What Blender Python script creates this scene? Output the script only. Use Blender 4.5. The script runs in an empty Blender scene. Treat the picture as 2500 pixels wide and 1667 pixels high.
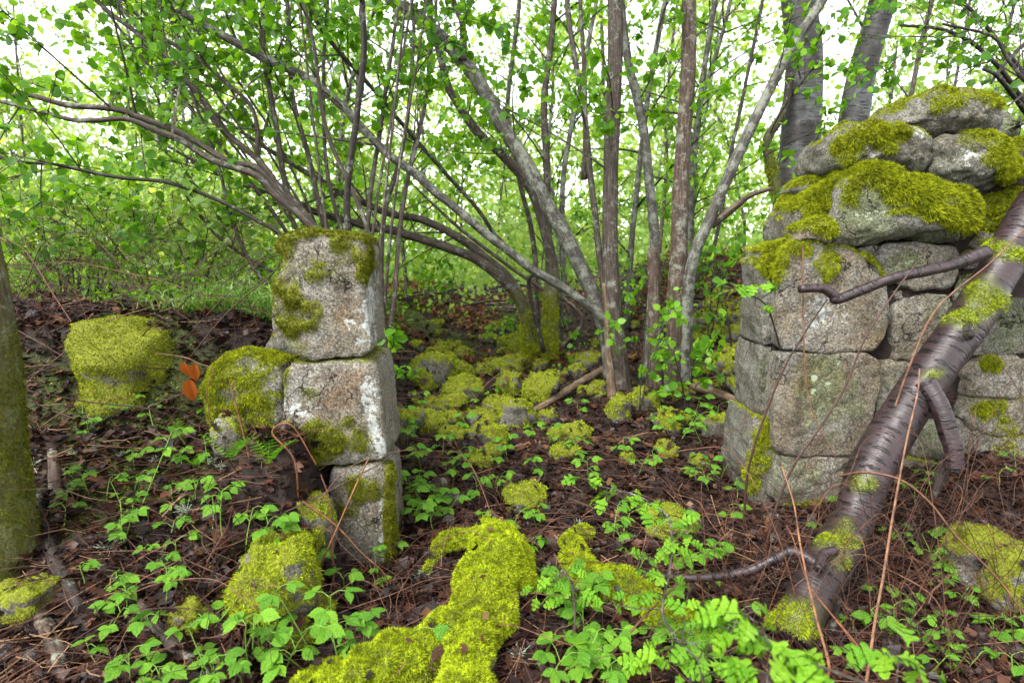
import bpy, math, random, time
import numpy as np
from mathutils import Vector, Matrix
T0 = time.time()
rng = np.random.default_rng(7)
random.seed(7)
sc = bpy.context.scene
COL = sc.collection
PI = math.pi

# ------------------------------------------------------------------ camera
FPX, CX, CY = 1388.0, 1250.0, 833.5            # focal length and centre in photo pixels (2500 x 1667)
CAMZ, PITCH = 1.5, math.atan((833.5 - 620.0) / 1388.0)
cam = bpy.data.cameras.new('camera')
cam.lens = 36.0 * FPX / 2500.0
cam.sensor_width = 36.0
cam.clip_start, cam.clip_end = 0.05, 2000.0
camo = bpy.data.objects.new('camera', cam)
COL.objects.link(camo)
camo.location = (0, 0, CAMZ)
camo.rotation_euler = (PI / 2 - PITCH, 0, 0)
sc.camera = camo
cam.dof.use_dof = True; cam.dof.focus_distance = 3.0; cam.dof.aperture_fstop = 2.2

# ------------------------------------------------------------------ sky, sun, exposure
SUN_EL, SUN_AZ = math.radians(52), math.radians(222)   # azimuth clockwise from +Y: from behind the camera, to the left
w = bpy.data.worlds.new('World'); sc.world = w; w.use_nodes = True
nt = w.node_tree; nt.nodes.clear()
sky = nt.nodes.new('ShaderNodeTexSky'); sky.sky_type = 'NISHITA'; sky.sun_disc = False
sky.sun_elevation = SUN_EL; sky.sun_rotation = SUN_AZ
sky.air_density = 1.0; sky.dust_density = 1.0; sky.ozone_density = 1.0
hs = nt.nodes.new('ShaderNodeHueSaturation'); hs.inputs['Saturation'].default_value = 0.12
bg = nt.nodes.new('ShaderNodeBackground'); bg.inputs['Strength'].default_value = 0.15
wo = nt.nodes.new('ShaderNodeOutputWorld')
nt.links.new(sky.outputs[0], hs.inputs['Color']); nt.links.new(hs.outputs[0], bg.inputs['Color'])
nt.links.new(bg.outputs[0], wo.inputs['Surface'])
sl = bpy.data.lights.new('sun', 'SUN'); sl.energy = 1.5; sl.angle = math.radians(25); sl.color = (1.0, 0.97, 0.92)
so = bpy.data.objects.new('sun', sl); COL.objects.link(so)
sd = Vector((math.sin(SUN_AZ) * math.cos(SUN_EL), math.cos(SUN_AZ) * math.cos(SUN_EL), math.sin(SUN_EL)))
so.rotation_euler = sd.to_track_quat('Z', 'Y').to_euler()
so.location = (0, -5, 30)
sc.view_settings.view_transform = 'Standard'; sc.view_settings.look = 'None'
sc.view_settings.gamma = 1.0; sc.view_settings.use_curve_mapping = False
sc.view_settings.exposure = 2.15
sc.cycles.use_denoising = True
sc.cycles.max_bounces = 7; sc.cycles.diffuse_bounces = 4; sc.cycles.glossy_bounces = 2
sc.cycles.transmission_bounces = 5; sc.cycles.transparent_max_bounces = 4
sc.cycles.use_adaptive_sampling = True; sc.cycles.adaptive_threshold = 0.02

# ------------------------------------------------------------------ maths helpers
CT, ST = math.cos(PITCH), math.sin(PITCH)
def P(px, py, Y):
    """point at world depth Y along the ray of photo pixel (px, py)"""
    u = (px - CX) / FPX; v = (py - CY) / FPX
    dy = CT - v * ST; dz = -ST - v * CT
    t = Y / dy
    return np.array([u * t, Y, CAMZ + dz * t])
def project(V):
    X, Y, Z = V[:, 0], V[:, 1], V[:, 2] - CAMZ
    d = Y * CT - Z * ST; h = Y * ST + Z * CT
    d = np.maximum(d, 1e-3)
    return CX + FPX * X / d, CY - FPX * h / d
def mpp(Y): return Y / FPX * 1.0               # metres per photo pixel at depth Y
def sstep(a, b, x):
    t = np.clip((x - a) / (b - a), 0, 1)
    return t * t * (3 - 2 * t)
def _hash(ix, iy, iz, seed):
    h = (ix * 374761393 + iy * 668265263 + iz * 2147483647 + seed * 1274126177) & 0xFFFFFFFF
    h = ((h ^ (h >> 13)) * 1274126177) & 0xFFFFFFFF
    h = ((h ^ (h >> 16)) * 2246822519) & 0xFFFFFFFF
    return ((h ^ (h >> 15)) & 0xFFFF) / 65535.0
def vnoise(p, seed=0):
    p = np.asarray(p, float); i = np.floor(p).astype(np.int64); f = p - i
    f = f * f * (3 - 2 * f)
    r = 0
    for a in (0, 1):
        wx = f[:, 0] if a else 1 - f[:, 0]
        for b in (0, 1):
            wy = f[:, 1] if b else 1 - f[:, 1]
            for c in (0, 1):
                wz = f[:, 2] if c else 1 - f[:, 2]
                r = r + wx * wy * wz * _hash(i[:, 0] + a, i[:, 1] + b, i[:, 2] + c, seed)
    return r
def fbm(p, octaves=4, seed=0):
    p = np.asarray(p, float); s = 0; a = 0.5; n = 0
    for k in range(octaves):
        s = s + a * (vnoise(p * 2 ** k + 17.3 * k, seed + k) * 2 - 1); n += a; a *= 0.5
    return s / n
def G(x, y):
    """ground height"""
    x = np.atleast_1d(np.asarray(x, float)); y = np.atleast_1d(np.asarray(y, float))
    x, y = np.broadcast_arrays(x, y)
    s = 0.085 * np.clip(y - 2.4, 0, None)
    s = 1.15 * (1 - np.exp(-s / 1.15))
    far = sstep(3.0, 4.6, y)
    m = sstep(-0.80 + 0.3 * far, -0.98 - 1.1 * far, x)
    tgt = 0.06 + 0.55 * sstep(1.7, 2.75, y) + 0.44 * sstep(2.72, 3.15, y)
    tgt = tgt * (1 - 0.25 * sstep(7, 13, y))
    z = s + m * np.maximum(tgt - s, 0)
    m2 = sstep(1.3, 3.4, x) * sstep(3.0, 5.2, y)
    z = z + 0.85 * m2 * (1 - 0.7 * sstep(9, 18, y))
    z = z + 0.30 * sstep(1.6, 2.8, x) * sstep(1.9, 3.0, y) * (1 - 0.7 * m2)
    z = z + 0.15 * sstep(-1.2, -1.6, x) * np.exp(-((y - 3.35) / 0.28) ** 2)
    z = z + 0.16 * np.exp(-((x + 1.22) / 0.30) ** 2 - ((y - 2.48) / 0.16) ** 2) + 0.10 * np.exp(-((x + 0.98) / 0.12) ** 2 - ((y - 2.45) / 0.14) ** 2)
    nn = sstep(300, 40, np.abs(y)) 
    q = np.stack([x.ravel() * 1.3, y.ravel() * 1.3, np.zeros(x.size)], 1)
    z = z + (0.07 * fbm(q, 2, 3) + 0.03 * fbm(q * 4.7, 2, 9)).reshape(x.shape) * nn
    return z
def PG(px, py, near=1.2, far=70.0):
    """where the ray of a photo pixel meets the ground"""
    Y = np.geomspace(near, far, 500)
    pts = np.array([P(px, py, t) for t in Y])
    g = G(pts[:, 0], pts[:, 1])
    below = np.where(pts[:, 2] < g)[0]
    k = below[0] if len(below) else len(Y) - 1
    p = pts[k].copy(); p[2] = G(p[0], p[1])[0]
    return p
def norm(v): return v / np.maximum(np.linalg.norm(v, axis=-1, keepdims=True), 1e-9)

# ------------------------------------------------------------------ object helpers
def mesh(name, V, F, mat, attrs=None, smooth=True, loc=None):
    V = np.asarray(V, np.float32)
    if loc is not None: V = V - np.asarray(loc, np.float32)
    F = np.asarray(F, np.int32); k = F.shape[1]
    me = bpy.data.meshes.new(name)
    me.vertices.add(len(V)); me.vertices.foreach_set('co', V.ravel())
    me.loops.add(F.size); me.loops.foreach_set('vertex_index', F.ravel())
    me.polygons.add(len(F))
    me.polygons.foreach_set('loop_start', np.arange(0, F.size, k, dtype=np.int32))
    if smooth: me.polygons.foreach_set('use_smooth', np.ones(len(F), bool))
    me.update(calc_edges=True)
    for an, a in (attrs or {}).items():
        a = np.asarray(a, np.float32)
        at = me.attributes.new(an, 'FLOAT' if a.ndim == 1 else 'FLOAT_VECTOR', 'POINT')
        at.data.foreach_set('value' if a.ndim == 1 else 'vector', a.ravel())
    if mat: me.materials.append(mat)
    return me
def tag(o, label=None, cat=None, group=None, kind=None):
    if label: o['label'] = label
    if cat: o['category'] = cat
    if group: o['group'] = group
    if kind: o['kind'] = kind
    return o
def obj(name, me, parent=None, loc=None):
    o = bpy.data.objects.new(name, me); COL.objects.link(o)
    if parent is not None: o.parent = parent
    if loc is not None: o.location = [float(c) for c in loc]
    return o
def root(name, loc, label, cat, group=None):
    o = bpy.data.objects.new(name, None); COL.objects.link(o)
    o.location = [float(c) for c in loc]; o.empty_display_size = 0.1
    return tag(o, label, cat, group)
class MB:
    """collects triangle soup with per-vertex attributes"""
    def __init__(s): s.V = []; s.F = []; s.A = {}; s.n = 0
    def add(s, V, F, **attrs):
        s.V.append(V); s.F.append(np.asarray(F) + s.n); s.n += len(V)
        for k, a in attrs.items(): s.A.setdefault(k, []).append(a)
    def mesh(s, name, mat, loc=None, smooth=True):
        return mesh(name, np.concatenate(s.V), np.concatenate(s.F), mat,
                    {k: np.concatenate(a) for k, a in s.A.items()}, smooth, loc)
def grid_tris(nr, nc):
    """triangles of a grid of nr rows by nc columns of vertices"""
    i = np.arange(nr - 1)[:, None] * nc + np.arange(nc - 1)[None, :]
    i = i.ravel()
    return np.concatenate([np.stack([i, i + 1, i + nc + 1], 1), np.stack([i, i + nc + 1, i + nc], 1)])
def vnormals(V, F):
    n = np.zeros_like(V)
    fn = np.cross(V[F[:, 1]] - V[F[:, 0]], V[F[:, 2]] - V[F[:, 0]])
    for k in range(3): np.add.at(n, F[:, k], fn)
    return norm(n)
def catmull(pts, per=6):
    p = np.asarray(pts, float)
    p = np.vstack([2 * p[0] - p[1], p, 2 * p[-1] - p[-2]])
    out = []
    for i in range(1, len(p) - 2):
        for t in np.linspace(0, 1, per, endpoint=False):
            a, b, c, d = p[i - 1], p[i], p[i + 1], p[i + 2]
            out.append(0.5 * ((2 * b) + (c - a) * t + (2 * a - 5 * b + 4 * c - d) * t * t + (3 * b - a - 3 * c + d) * t ** 3))
    out.append(p[-2])
    return np.array(out)
def tube(pts, rad, sides=8, rough=0.0, seed=0, cap=True, flat=1.0):
    """tapered tube along a polyline: V, F, tuv (metres round, metres along)"""
    p = np.asarray(pts, float); r = np.asarray(rad, float); n = len(p)
    t = np.gradient(p, axis=0); t = norm(t)
    u = np.cross(t[0], [0, 0, 1.0]); u = u if np.linalg.norm(u) > 0.1 else np.cross(t[0], [0, 1.0, 0])
    U = np.zeros_like(p); u = u / np.linalg.norm(u)
    for i in range(n):
        u = u - t[i] * np.dot(u, t[i]); u = u / max(np.linalg.norm(u), 1e-6); U[i] = u
    W = np.cross(t, U)
    a = np.linspace(0, 2 * PI, sides + 1)
    ring = U[:, None, :] * np.cos(a)[None, :, None] + W[:, None, :] * np.sin(a)[None, :, None] * flat
    L = np.concatenate([[0], np.cumsum(np.linalg.norm(np.diff(p, axis=0), axis=1))])
    rr = np.repeat(r[:, None], sides + 1, 1)
    if rough > 0:
        q = (p[:, None, :] + ring * r[:, None, None]).reshape(-1, 3)
        sc_ = 0.35 / max(r.mean(), 1e-4)
        rr = rr * (1 + rough * fbm(q * np.array([sc_, sc_, sc_ * 0.5]), 3, seed).reshape(rr.shape))
        rr[:, -1] = rr[:, 0]
    V = (p[:, None, :] + ring * rr[:, :, None]).reshape(-1, 3)
    F = grid_tris(n, sides + 1)[:, ::-1]
    tuv = np.stack([np.broadcast_to(a[None, :] * r.mean(), rr.shape), np.broadcast_to(L[:, None], rr.shape), np.zeros_like(rr)], 2).reshape(-1, 3)
    if cap:
        k = len(V); V = np.vstack([V, p[0], p[-1]]); tuv = np.vstack([tuv, [0, 0, 1.0], [0, L[-1], 1.0]])
        i = np.arange(sides); e = (n - 1) * (sides + 1)
        F = np.vstack([F, np.stack([np.full(sides, k), i, i + 1], 1), np.stack([np.full(sides, k + 1), e + i + 1, e + i], 1)])
    return V, F[:, ::-1], tuv
def scatter(V, F, mask, n, r=rng):
    a = np.linalg.norm(np.cross(V[F[:, 1]] - V[F[:, 0]], V[F[:, 2]] - V[F[:, 0]]), axis=1) * mask[F].mean(1) ** 1.5
    if a.sum() <= 0 or n < 1: return np.zeros((0, 3)), np.zeros((0, 3))
    f = r.choice(len(F), int(n), p=a / a.sum())
    b = r.random((len(f), 2)); s = b.sum(1) > 1; b[s] = 1 - b[s]
    A, B, C = V[F[f, 0]], V[F[f, 1]], V[F[f, 2]]
    N = vnormals(V, F)
    pt = A + (B - A) * b[:, :1] + (C - A) * b[:, 1:]
    scatter.w = mask[F[f]].mean(1)
    return pt, norm(N[F[f, 0]] + N[F[f, 1]] + N[F[f, 2]])
def area(V, F, mask=None):
    a = 0.5 * np.linalg.norm(np.cross(V[F[:, 1]] - V[F[:, 0]], V[F[:, 2]] - V[F[:, 0]]), axis=1)
    return float((a * (mask[F].mean(1) if mask is not None else 1)).sum())
def blades(pt, nr, length, width, droop=0.5, spread=0.9, r=rng):
    """small leafy shoots, one triangle each"""
    n = len(pt)
    d = norm(nr + spread * r.normal(size=(n, 3)) * 0.6)
    l = (length * r.uniform(0.45, 1.5, n))[:, None]
    sd_ = norm(np.cross(d, r.normal(size=(n, 3))))
    w_ = width * r.uniform(0.7, 1.3, n)[:, None]
    tip = pt + d * l + np.array([0, 0, -1.0]) * l * droop * r.uniform(0.3, 1, n)[:, None]
    lo_ = pt - nr * 0.003 + d * l * 0.12
    V = np.stack([lo_ - sd_ * w_ * 0.55, lo_ + sd_ * w_ * 0.55, tip], 1).reshape(-1, 3)
    F = np.arange(n)[:, None] * 3 + np.array([0, 1, 2])
    rv = np.repeat(r.random(n), 3)
    hv = np.tile([0.25, 0.25, 1.0], n)  # dark root, light tip: shading between the blades put into the colour
    return V, F, rv, hv
def leaves(T, pos, axis, nr, size, rnd=None, r=rng):
    """instances of a leaf template T=(verts,faces) baked into one soup"""
    tv, tf = T; n = len(pos)
    y = norm(axis); x = norm(np.cross(y, nr)); z = np.cross(x, y)
    s = np.asarray(size).reshape(-1, 1, 1)
    V = (tv[None, :, 0:1] * x[:, None, :] + tv[None, :, 1:2] * y[:, None, :] + tv[None, :, 2:3] * z[:, None, :]) * s + pos[:, None, :]
    F = (tf[None] + (np.arange(n) * len(tv))[:, None, None]).reshape(-1, 3)
    if rnd is None: rnd = r.random(n)
    return V.reshape(-1, 3), F, np.repeat(rnd, len(tv))
def leaf_matrix(pos, axis, nr, size):
    y = axis / np.linalg.norm(axis); x = np.cross(y, nr); x = x / max(np.linalg.norm(x), 1e-6); z = np.cross(x, y)
    M = np.eye(4); M[:3, 0] = x * size; M[:3, 1] = y * size; M[:3, 2] = z * size; M[:3, 3] = pos
    return Matrix(M.tolist())

# leaf templates: stalk at the origin, tip along +y, fold along the midrib
def tmpl_round():
    h = [(0.0, 0.0), (0.30, 0.10), (0.43, 0.34), (0.42, 0.60), (0.24, 0.84), (0.0, 1.05)]
    v = [(0, 0, 0), (0, 0.34, -0.03), (0, 0.62, -0.05), (0, 1.05, -0.16)]
    L = [(-x, y, 0.10 * x * 2 - 0.14 * y * y) for x, y in h[1:5]]; R = [(x, y, 0.10 * x * 2 - 0.14 * y * y) for x, y in h[1:5]]
    V = np.array(v + L + R); f = []
    for s, fl in ((4, False), (8, True)):
        t = [(0, 1, s), (1, s + 1, s), (1, 2, s + 1), (2, s + 2, s + 1), (2, s + 3, s + 2), (2, 3, s + 3)]
        f += [(a, c, b) if fl else (a, b, c) for a, b, c in t]
    return V, np.array(f)
def tmpl_fan(out, fold=0.12, droop=0.2):
    """half outline (x>0) from stalk to tip; triangulated against the midrib"""
    n = len(out); V = []; F = []
    for x, y in out: V.append((0, y, -droop * y * y))
    for x, y in out: V.append((x, y, fold * x - droop * y * y))
    for x, y in out: V.append((-x, y, fold * x - droop * y * y))
    for i in range(n - 1):
        F += [(i, n + i, n + i + 1), (i, n + i + 1, i + 1), (i, 2 * n + i + 1, 2 * n + i), (i, i + 1, 2 * n + i + 1)]
    return np.array(V), np.array(F)
LEAF_ROUND = tmpl_round()
LEAF_ROUND_LOW = (np.array([(0, 0, 0), (0, 0.5, -0.04), (0, 1.05, -0.16), (-0.38, 0.2, 0.07), (-0.40, 0.66, 0.02), (0.38, 0.2, 0.07), (0.40, 0.66, 0.02)]), np.array([(0, 1, 3), (1, 4, 3), (1, 2, 4), (0, 5, 1), (1, 5, 6), (1, 6, 2)]))
LEAF_OVATE = tmpl_fan([(0.015, 0), (0.16, 0.06), (0.14, 0.10), (0.27, 0.18), (0.25, 0.24), (0.34, 0.33), (0.31, 0.40), (0.36, 0.49), (0.30, 0.57), (0.31, 0.66), (0.22, 0.74), (0.20, 0.83), (0.09, 0.90), (0.005, 1.05)])
LEAF_LOBED = tmpl_fan([(0.02, 0), (0.04, 0.12), (0.13, 0.27), (0.33, 0.36), (0.40, 0.47), (0.33, 0.53), (0.20, 0.50), (0.27, 0.62), (0.37, 0.73), (0.30, 0.81), (0.16, 0.74), (0.19, 0.88), (0.11, 0.99), (0.005, 1.02)], 0.25, 0.28)
LEAF_DIAMOND = (np.array([(0, 0, 0), (-0.36, 0.45, 0.06), (0.36, 0.45, 0.06), (0, 1.0, -0.1)]), np.array([(0, 2, 1), (1, 2, 3)]))
LEAF_DEAD = (np.array([(0, 0, 0), (-0.46, 0.30, 0.10), (0.42, 0.38, 0.03), (0.02, 0.50, -0.07), (-0.26, 0.84, 0.04), (0.12, 1.0, 0.10)]),
             np.array([(0, 3, 1), (0, 2, 3), (1, 3, 4), (3, 2, 5)]))

# ------------------------------------------------------------------ materials
class N:
    def __init__(s, name):
        s.m = bpy.data.materials.new(name); s.m.use_nodes = True
        s.t = s.m.node_tree; s.t.nodes.clear()
        s.out = s.t.nodes.new('ShaderNodeOutputMaterial')
    def node(s, t, ins=None, **kw):
        n = s.t.nodes.new(t)
        for k, v in kw.items(): setattr(n, k, v)
        for k, v in (ins or {}).items():
            i = n.inputs[k]
            if isinstance(v, bpy.types.NodeSocket): s.t.links.new(v, i)
            else: i.default_value = v
        return n
    def attr(s, name, what='Fac'): return s.node('ShaderNodeAttribute', attribute_name=name).outputs[what]
    def ramp(s, fac, stops):
        n = s.node('ShaderNodeValToRGB', {'Fac': fac}); e = n.color_ramp.elements
        while len(e) < len(stops): e.new(0.5)
        for i, (p, c) in enumerate(stops):
            e[i].position = p; e[i].color = (*c, 1) if len(c) == 3 else c
        return n.outputs['Color']
    def rampf(s, fac, a, b): return s.node('ShaderNodeMapRange', {'Value': fac, 'From Min': a, 'From Max': b}, clamp=True).outputs[0]
    def noise(s, scale, vec=None, detail=4, rough=0.6):
        d = {'Scale': scale, 'Detail': detail, 'Roughness': rough}
        if vec is not None: d['Vector'] = vec
        return s.node('ShaderNodeTexNoise', d).outputs['Fac']
    def mix(s, fac, a, b, blend='MIX'):
        n = s.t.nodes.new('ShaderNodeMix'); n.data_type = 'RGBA'; n.blend_type = blend
        for i, v in ((0, fac), (6, a), (7, b)):
            if isinstance(v, bpy.types.NodeSocket): s.t.links.new(v, n.inputs[i])
            else: n.inputs[i].default_value = v if i == 0 else (*v[:3], 1)
        return n.outputs[2]
    def math(s, op, a, b=0.0):
        return s.node('ShaderNodeMath', {0: a, 1: b}, operation=op).outputs[0]
    def coord(s): return s.node('ShaderNodeTexCoord').outputs['Object']
    def vmul(s, v, k): return s.node('ShaderNodeVectorMath', {0: v, 1: k}, operation='MULTIPLY').outputs[0]
    def bump(s, h, strength, dist=0.01): return s.node('ShaderNodeBump', {'Height': h, 'Strength': strength, 'Distance': dist}).outputs[0]
    def bsdf(s, col, rough=0.8, spec=0.3, normal=None, trans=None, tfac=0.4, link=True):
        d = {'Base Color': col if isinstance(col, bpy.types.NodeSocket) else (*col, 1), 'Roughness': rough, 'Specular IOR Level': spec}
        if normal is not None: d['Normal'] = normal
        o = s.node('ShaderNodeBsdfPrincipled', d).outputs[0]
        if trans is not None:
            t = s.node('ShaderNodeBsdfTranslucent', {'Color': trans if isinstance(trans, bpy.types.NodeSocket) else (*trans, 1)}).outputs[0]
            o = s.node('ShaderNodeMixShader', {0: tfac, 1: o, 2: t}).outputs[0]
        s.t.links.new(o, s.out.inputs['Surface'])
        return s.m
def mat_leaf(name, c0, c1, c2, tfac=0.5, rough=0.45, spec=0.35):
    n = N(name)
    col = n.ramp(n.attr('rnd'), [(0.0, c0), (0.5, c1), (1.0, c2)])
    if name.startswith('plant'):
        r = n.node('ShaderNodeObjectInfo').outputs['Random']
        col = n.ramp(r, [(0.0, c0), (0.5, c1), (1.0, c2)])
        co = n.coord(); sx = n.node('ShaderNodeSeparateXYZ', {0: co}); ab = n.math('ABSOLUTE', sx.outputs[0])
        wave = n.math('SINE', n.math('MULTIPLY', n.math('SUBTRACT', sx.outputs[1], n.math('MULTIPLY', ab, 0.8)), 46.0))
        vein = n.math('MAXIMUM', n.rampf(wave, 0.80, 1.0), n.rampf(ab, 0.030, 0.012))
        col = n.mix(n.math('MULTIPLY', n.rampf(n.noise(4.0, co, 3), 0.35, 0.7), 0.5), col, c2)
        col = n.mix(n.math('MULTIPLY', vein, 0.35), col, n.mix(1.0, col, (1.7, 1.4, 1.8), 'MULTIPLY'))
        tr = n.mix(1.0, col, (1.35, 1.15, 0.4), 'MULTIPLY')
        return n.bsdf(col, rough, spec, n.bump(n.math('SUBTRACT', n.math('MULTIPLY', n.noise(9.0, co, 3), 0.6), vein), 0.6, 0.03), trans=tr, tfac=tfac)
    tr = n.mix(1.0, col, (1.35, 1.15, 0.4), 'MULTIPLY')
    return n.bsdf(col, rough, spec, trans=tr, tfac=tfac)
def mat_moss(name, c0, c1, c2):
    n = N(name)
    col = n.ramp(n.attr('rnd'), [(0.0, c0), (0.55, c1), (1.0, c2)])
    big = n.rampf(n.noise(9.0, n.coord(), 3), 0.42, 0.68)
    col = n.mix(big, col, n.mix(0.5, col, c0))
    old = n.rampf(n.noise(4.0, n.vmul(n.coord(), (1.0, 1.0, 1.0)), 4), 0.55, 0.75)
    col = n.mix(n.math('MULTIPLY', old, 0.4), col, (0.19, 0.15, 0.015))
    clump = n.rampf(n.noise(38.0, n.coord(), 3, 0.7), 0.56, 0.40)
    col = n.mix(n.math('MULTIPLY', clump, 0.8), col, n.mix(1.0, c0, (0.7, 0.62, 0.6), 'MULTIPLY'))
    brown = n.rampf(n.noise(75.0, n.coord(), 2, 0.6), 0.66, 0.72)
    col = n.mix(n.math('MULTIPLY', brown, 0.6), col, (0.10, 0.055, 0.015))
    return n.bsdf(col, 0.8, 0.15, trans=n.mix(1.0, col, (1.2, 1.1, 0.6), 'MULTIPLY'), tfac=0.22)
M = {}
M['leaf'] = mat_leaf('leaf_fresh', (0.085, 0.24, 0.012), (0.15, 0.37, 0.018), (0.24, 0.47, 0.03), 0.6)
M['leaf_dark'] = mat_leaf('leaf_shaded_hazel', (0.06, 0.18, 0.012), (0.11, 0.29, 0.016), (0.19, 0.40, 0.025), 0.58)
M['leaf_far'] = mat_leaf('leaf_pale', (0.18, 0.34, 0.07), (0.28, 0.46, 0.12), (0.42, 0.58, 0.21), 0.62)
M['plant'] = mat_leaf('plant_leaf', (0.06, 0.20, 0.010), (0.10, 0.28, 0.013), (0.16, 0.35, 0.02), 0.35, 0.38, 0.4)
M['hawthorn'] = mat_leaf('plant_hawthorn', (0.07, 0.23, 0.008), (0.13, 0.33, 0.010), (0.20, 0.41, 0.016), 0.4, 0.35, 0.4)
M['grass'] = mat_leaf('grass', (0.06, 0.17, 0.015), (0.10, 0.25, 0.03), (0.22, 0.28, 0.08), 0.35)
M['moss'] = mat_moss('moss_yellow_green', (0.09, 0.125, 0.004), (0.28, 0.33, 0.007), (0.50, 0.53, 0.015))
M['moss_bright'] = mat_moss('moss_bright', (0.12, 0.17, 0.004), (0.36, 0.46, 0.009), (0.60, 0.68, 0.03))
M['moss_dark'] = mat_moss('moss_olive', (0.05, 0.065, 0.003), (0.13, 0.145, 0.005), (0.26, 0.25, 0.010))
def mat_dead(name, stops, rough=0.45, spec=0.5):
    n = N(name); return n.bsdf(n.ramp(n.attr('rnd'), stops), rough, spec)
M['litter'] = mat_dead('dead_leaf', [(0, (0.006, 0.004, 0.004)), (0.45, (0.014, 0.0055, 0.0045)), (0.78, (0.036, 0.013, 0.008)), (0.95, (0.080, 0.031, 0.015)), (1, (0.14, 0.07, 0.035))], 0.5, 0.25)
M['twig'] = mat_dead('dead_twig', [(0, (0.015, 0.008, 0.006)), (0.45, (0.042, 0.016, 0.010)), (0.8, (0.10, 0.042, 0.022)), (1, (0.28, 0.17, 0.09))], 0.6, 0.3)
M['bracken'] = mat_dead('dead_bracken', [(0, (0.05, 0.02, 0.01)), (0.6, (0.085, 0.032, 0.015)), (1, (0.20, 0.09, 0.045))], 0.8, 0.1)
M['orange_leaf'] = N('withered_leaf').bsdf((0.26, 0.06, 0.006), 0.6, 0.2, trans=(0.3, 0.08, 0.008), tfac=0.35)
def mat_cane(name, a, b):
    n = N(name); r = n.node('ShaderNodeObjectInfo').outputs['Random']
    c = n.mix(n.rampf(n.noise(25.0, n.coord(), 2), 0.3, 0.7), n.ramp(r, [(0, a), (1, b)]), (0.06, 0.025, 0.015))
    return n.bsdf(c, 0.6, 0.3)
M['cane'] = mat_cane('dry_cane', (0.06, 0.020, 0.012), (0.24, 0.12, 0.06))
M['cane_dark'] = mat_cane('dark_cane', (0.012, 0.008, 0.007), (0.04, 0.022, 0.016))
M['cane_orange'] = mat_cane('orange_cane', (0.19, 0.055, 0.014), (0.26, 0.12, 0.045))
M['stalk'] = N('green_stalk').bsdf((0.12, 0.22, 0.03), 0.5, 0.3)
M['lichen'] = mat_dead('pale_lichen', [(0, (0.16, 0.20, 0.14)), (1, (0.38, 0.42, 0.32))], 0.9, 0.1)

def mat_bark(name, c_dark, c_mid, c_light, lichen=0.4, moss=True, vert=True):
    n = N(name); uv = n.attr('tuv', 'Vector'); co = n.coord()
    fur = n.noise(1.0, n.vmul(uv, (60.0, 7.0, 1.0)), 5, 0.65)
    fine = n.noise(70.0, co, 3)
    col = n.ramp(n.math('ADD', n.math('MULTIPLY', fur, 0.75), n.math('MULTIPLY', fine, 0.25)), [(0.34, c_dark), (0.5, c_mid), (0.68, c_light)])
    li = n.rampf(n.math('ADD', n.noise(11.0, co, 5, 0.75), n.math('MULTIPLY', n.noise(90.0, co, 2), 0.25)), 0.72 - 0.12 * lichen, 0.80 - 0.12 * lichen)
    col = n.mix(n.math('MULTIPLY', li, 0.5), col, (0.24, 0.26, 0.21))
    if moss:
        col = n.mix(n.attr('moss'), col, n.mix(n.noise(40.0, co), (0.05, 0.07, 0.005), (0.15, 0.17, 0.01)))
    return n.bsdf(col, 0.75, 0.3, n.bump(fur, 0.6, 0.01))
M['bark'] = mat_bark('hazel_bark', (0.010, 0.007, 0.005), (0.042, 0.031, 0.023), (0.115, 0.095, 0.074), 0.4)
M['bark_grey'] = mat_bark('grey_lichen_bark', (0.014, 0.013, 0.011), (0.048, 0.044, 0.036), (0.135, 0.13, 0.105), 0.9)
M['bark_brown'] = mat_bark('brown_split_bark', (0.012, 0.008, 0.006), (0.050, 0.033, 0.023), (0.15, 0.11, 0.075), 0.45)
M['bark_dark'] = mat_bark('dark_wet_bark', (0.006, 0.005, 0.004), (0.021, 0.016, 0.013), (0.056, 0.045, 0.036), 0.2)
M['wood'] = mat_bark('bare_dead_wood', (0.03, 0.018, 0.010), (0.11, 0.070, 0.042), (0.24, 0.17, 0.11), 0.3)
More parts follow.
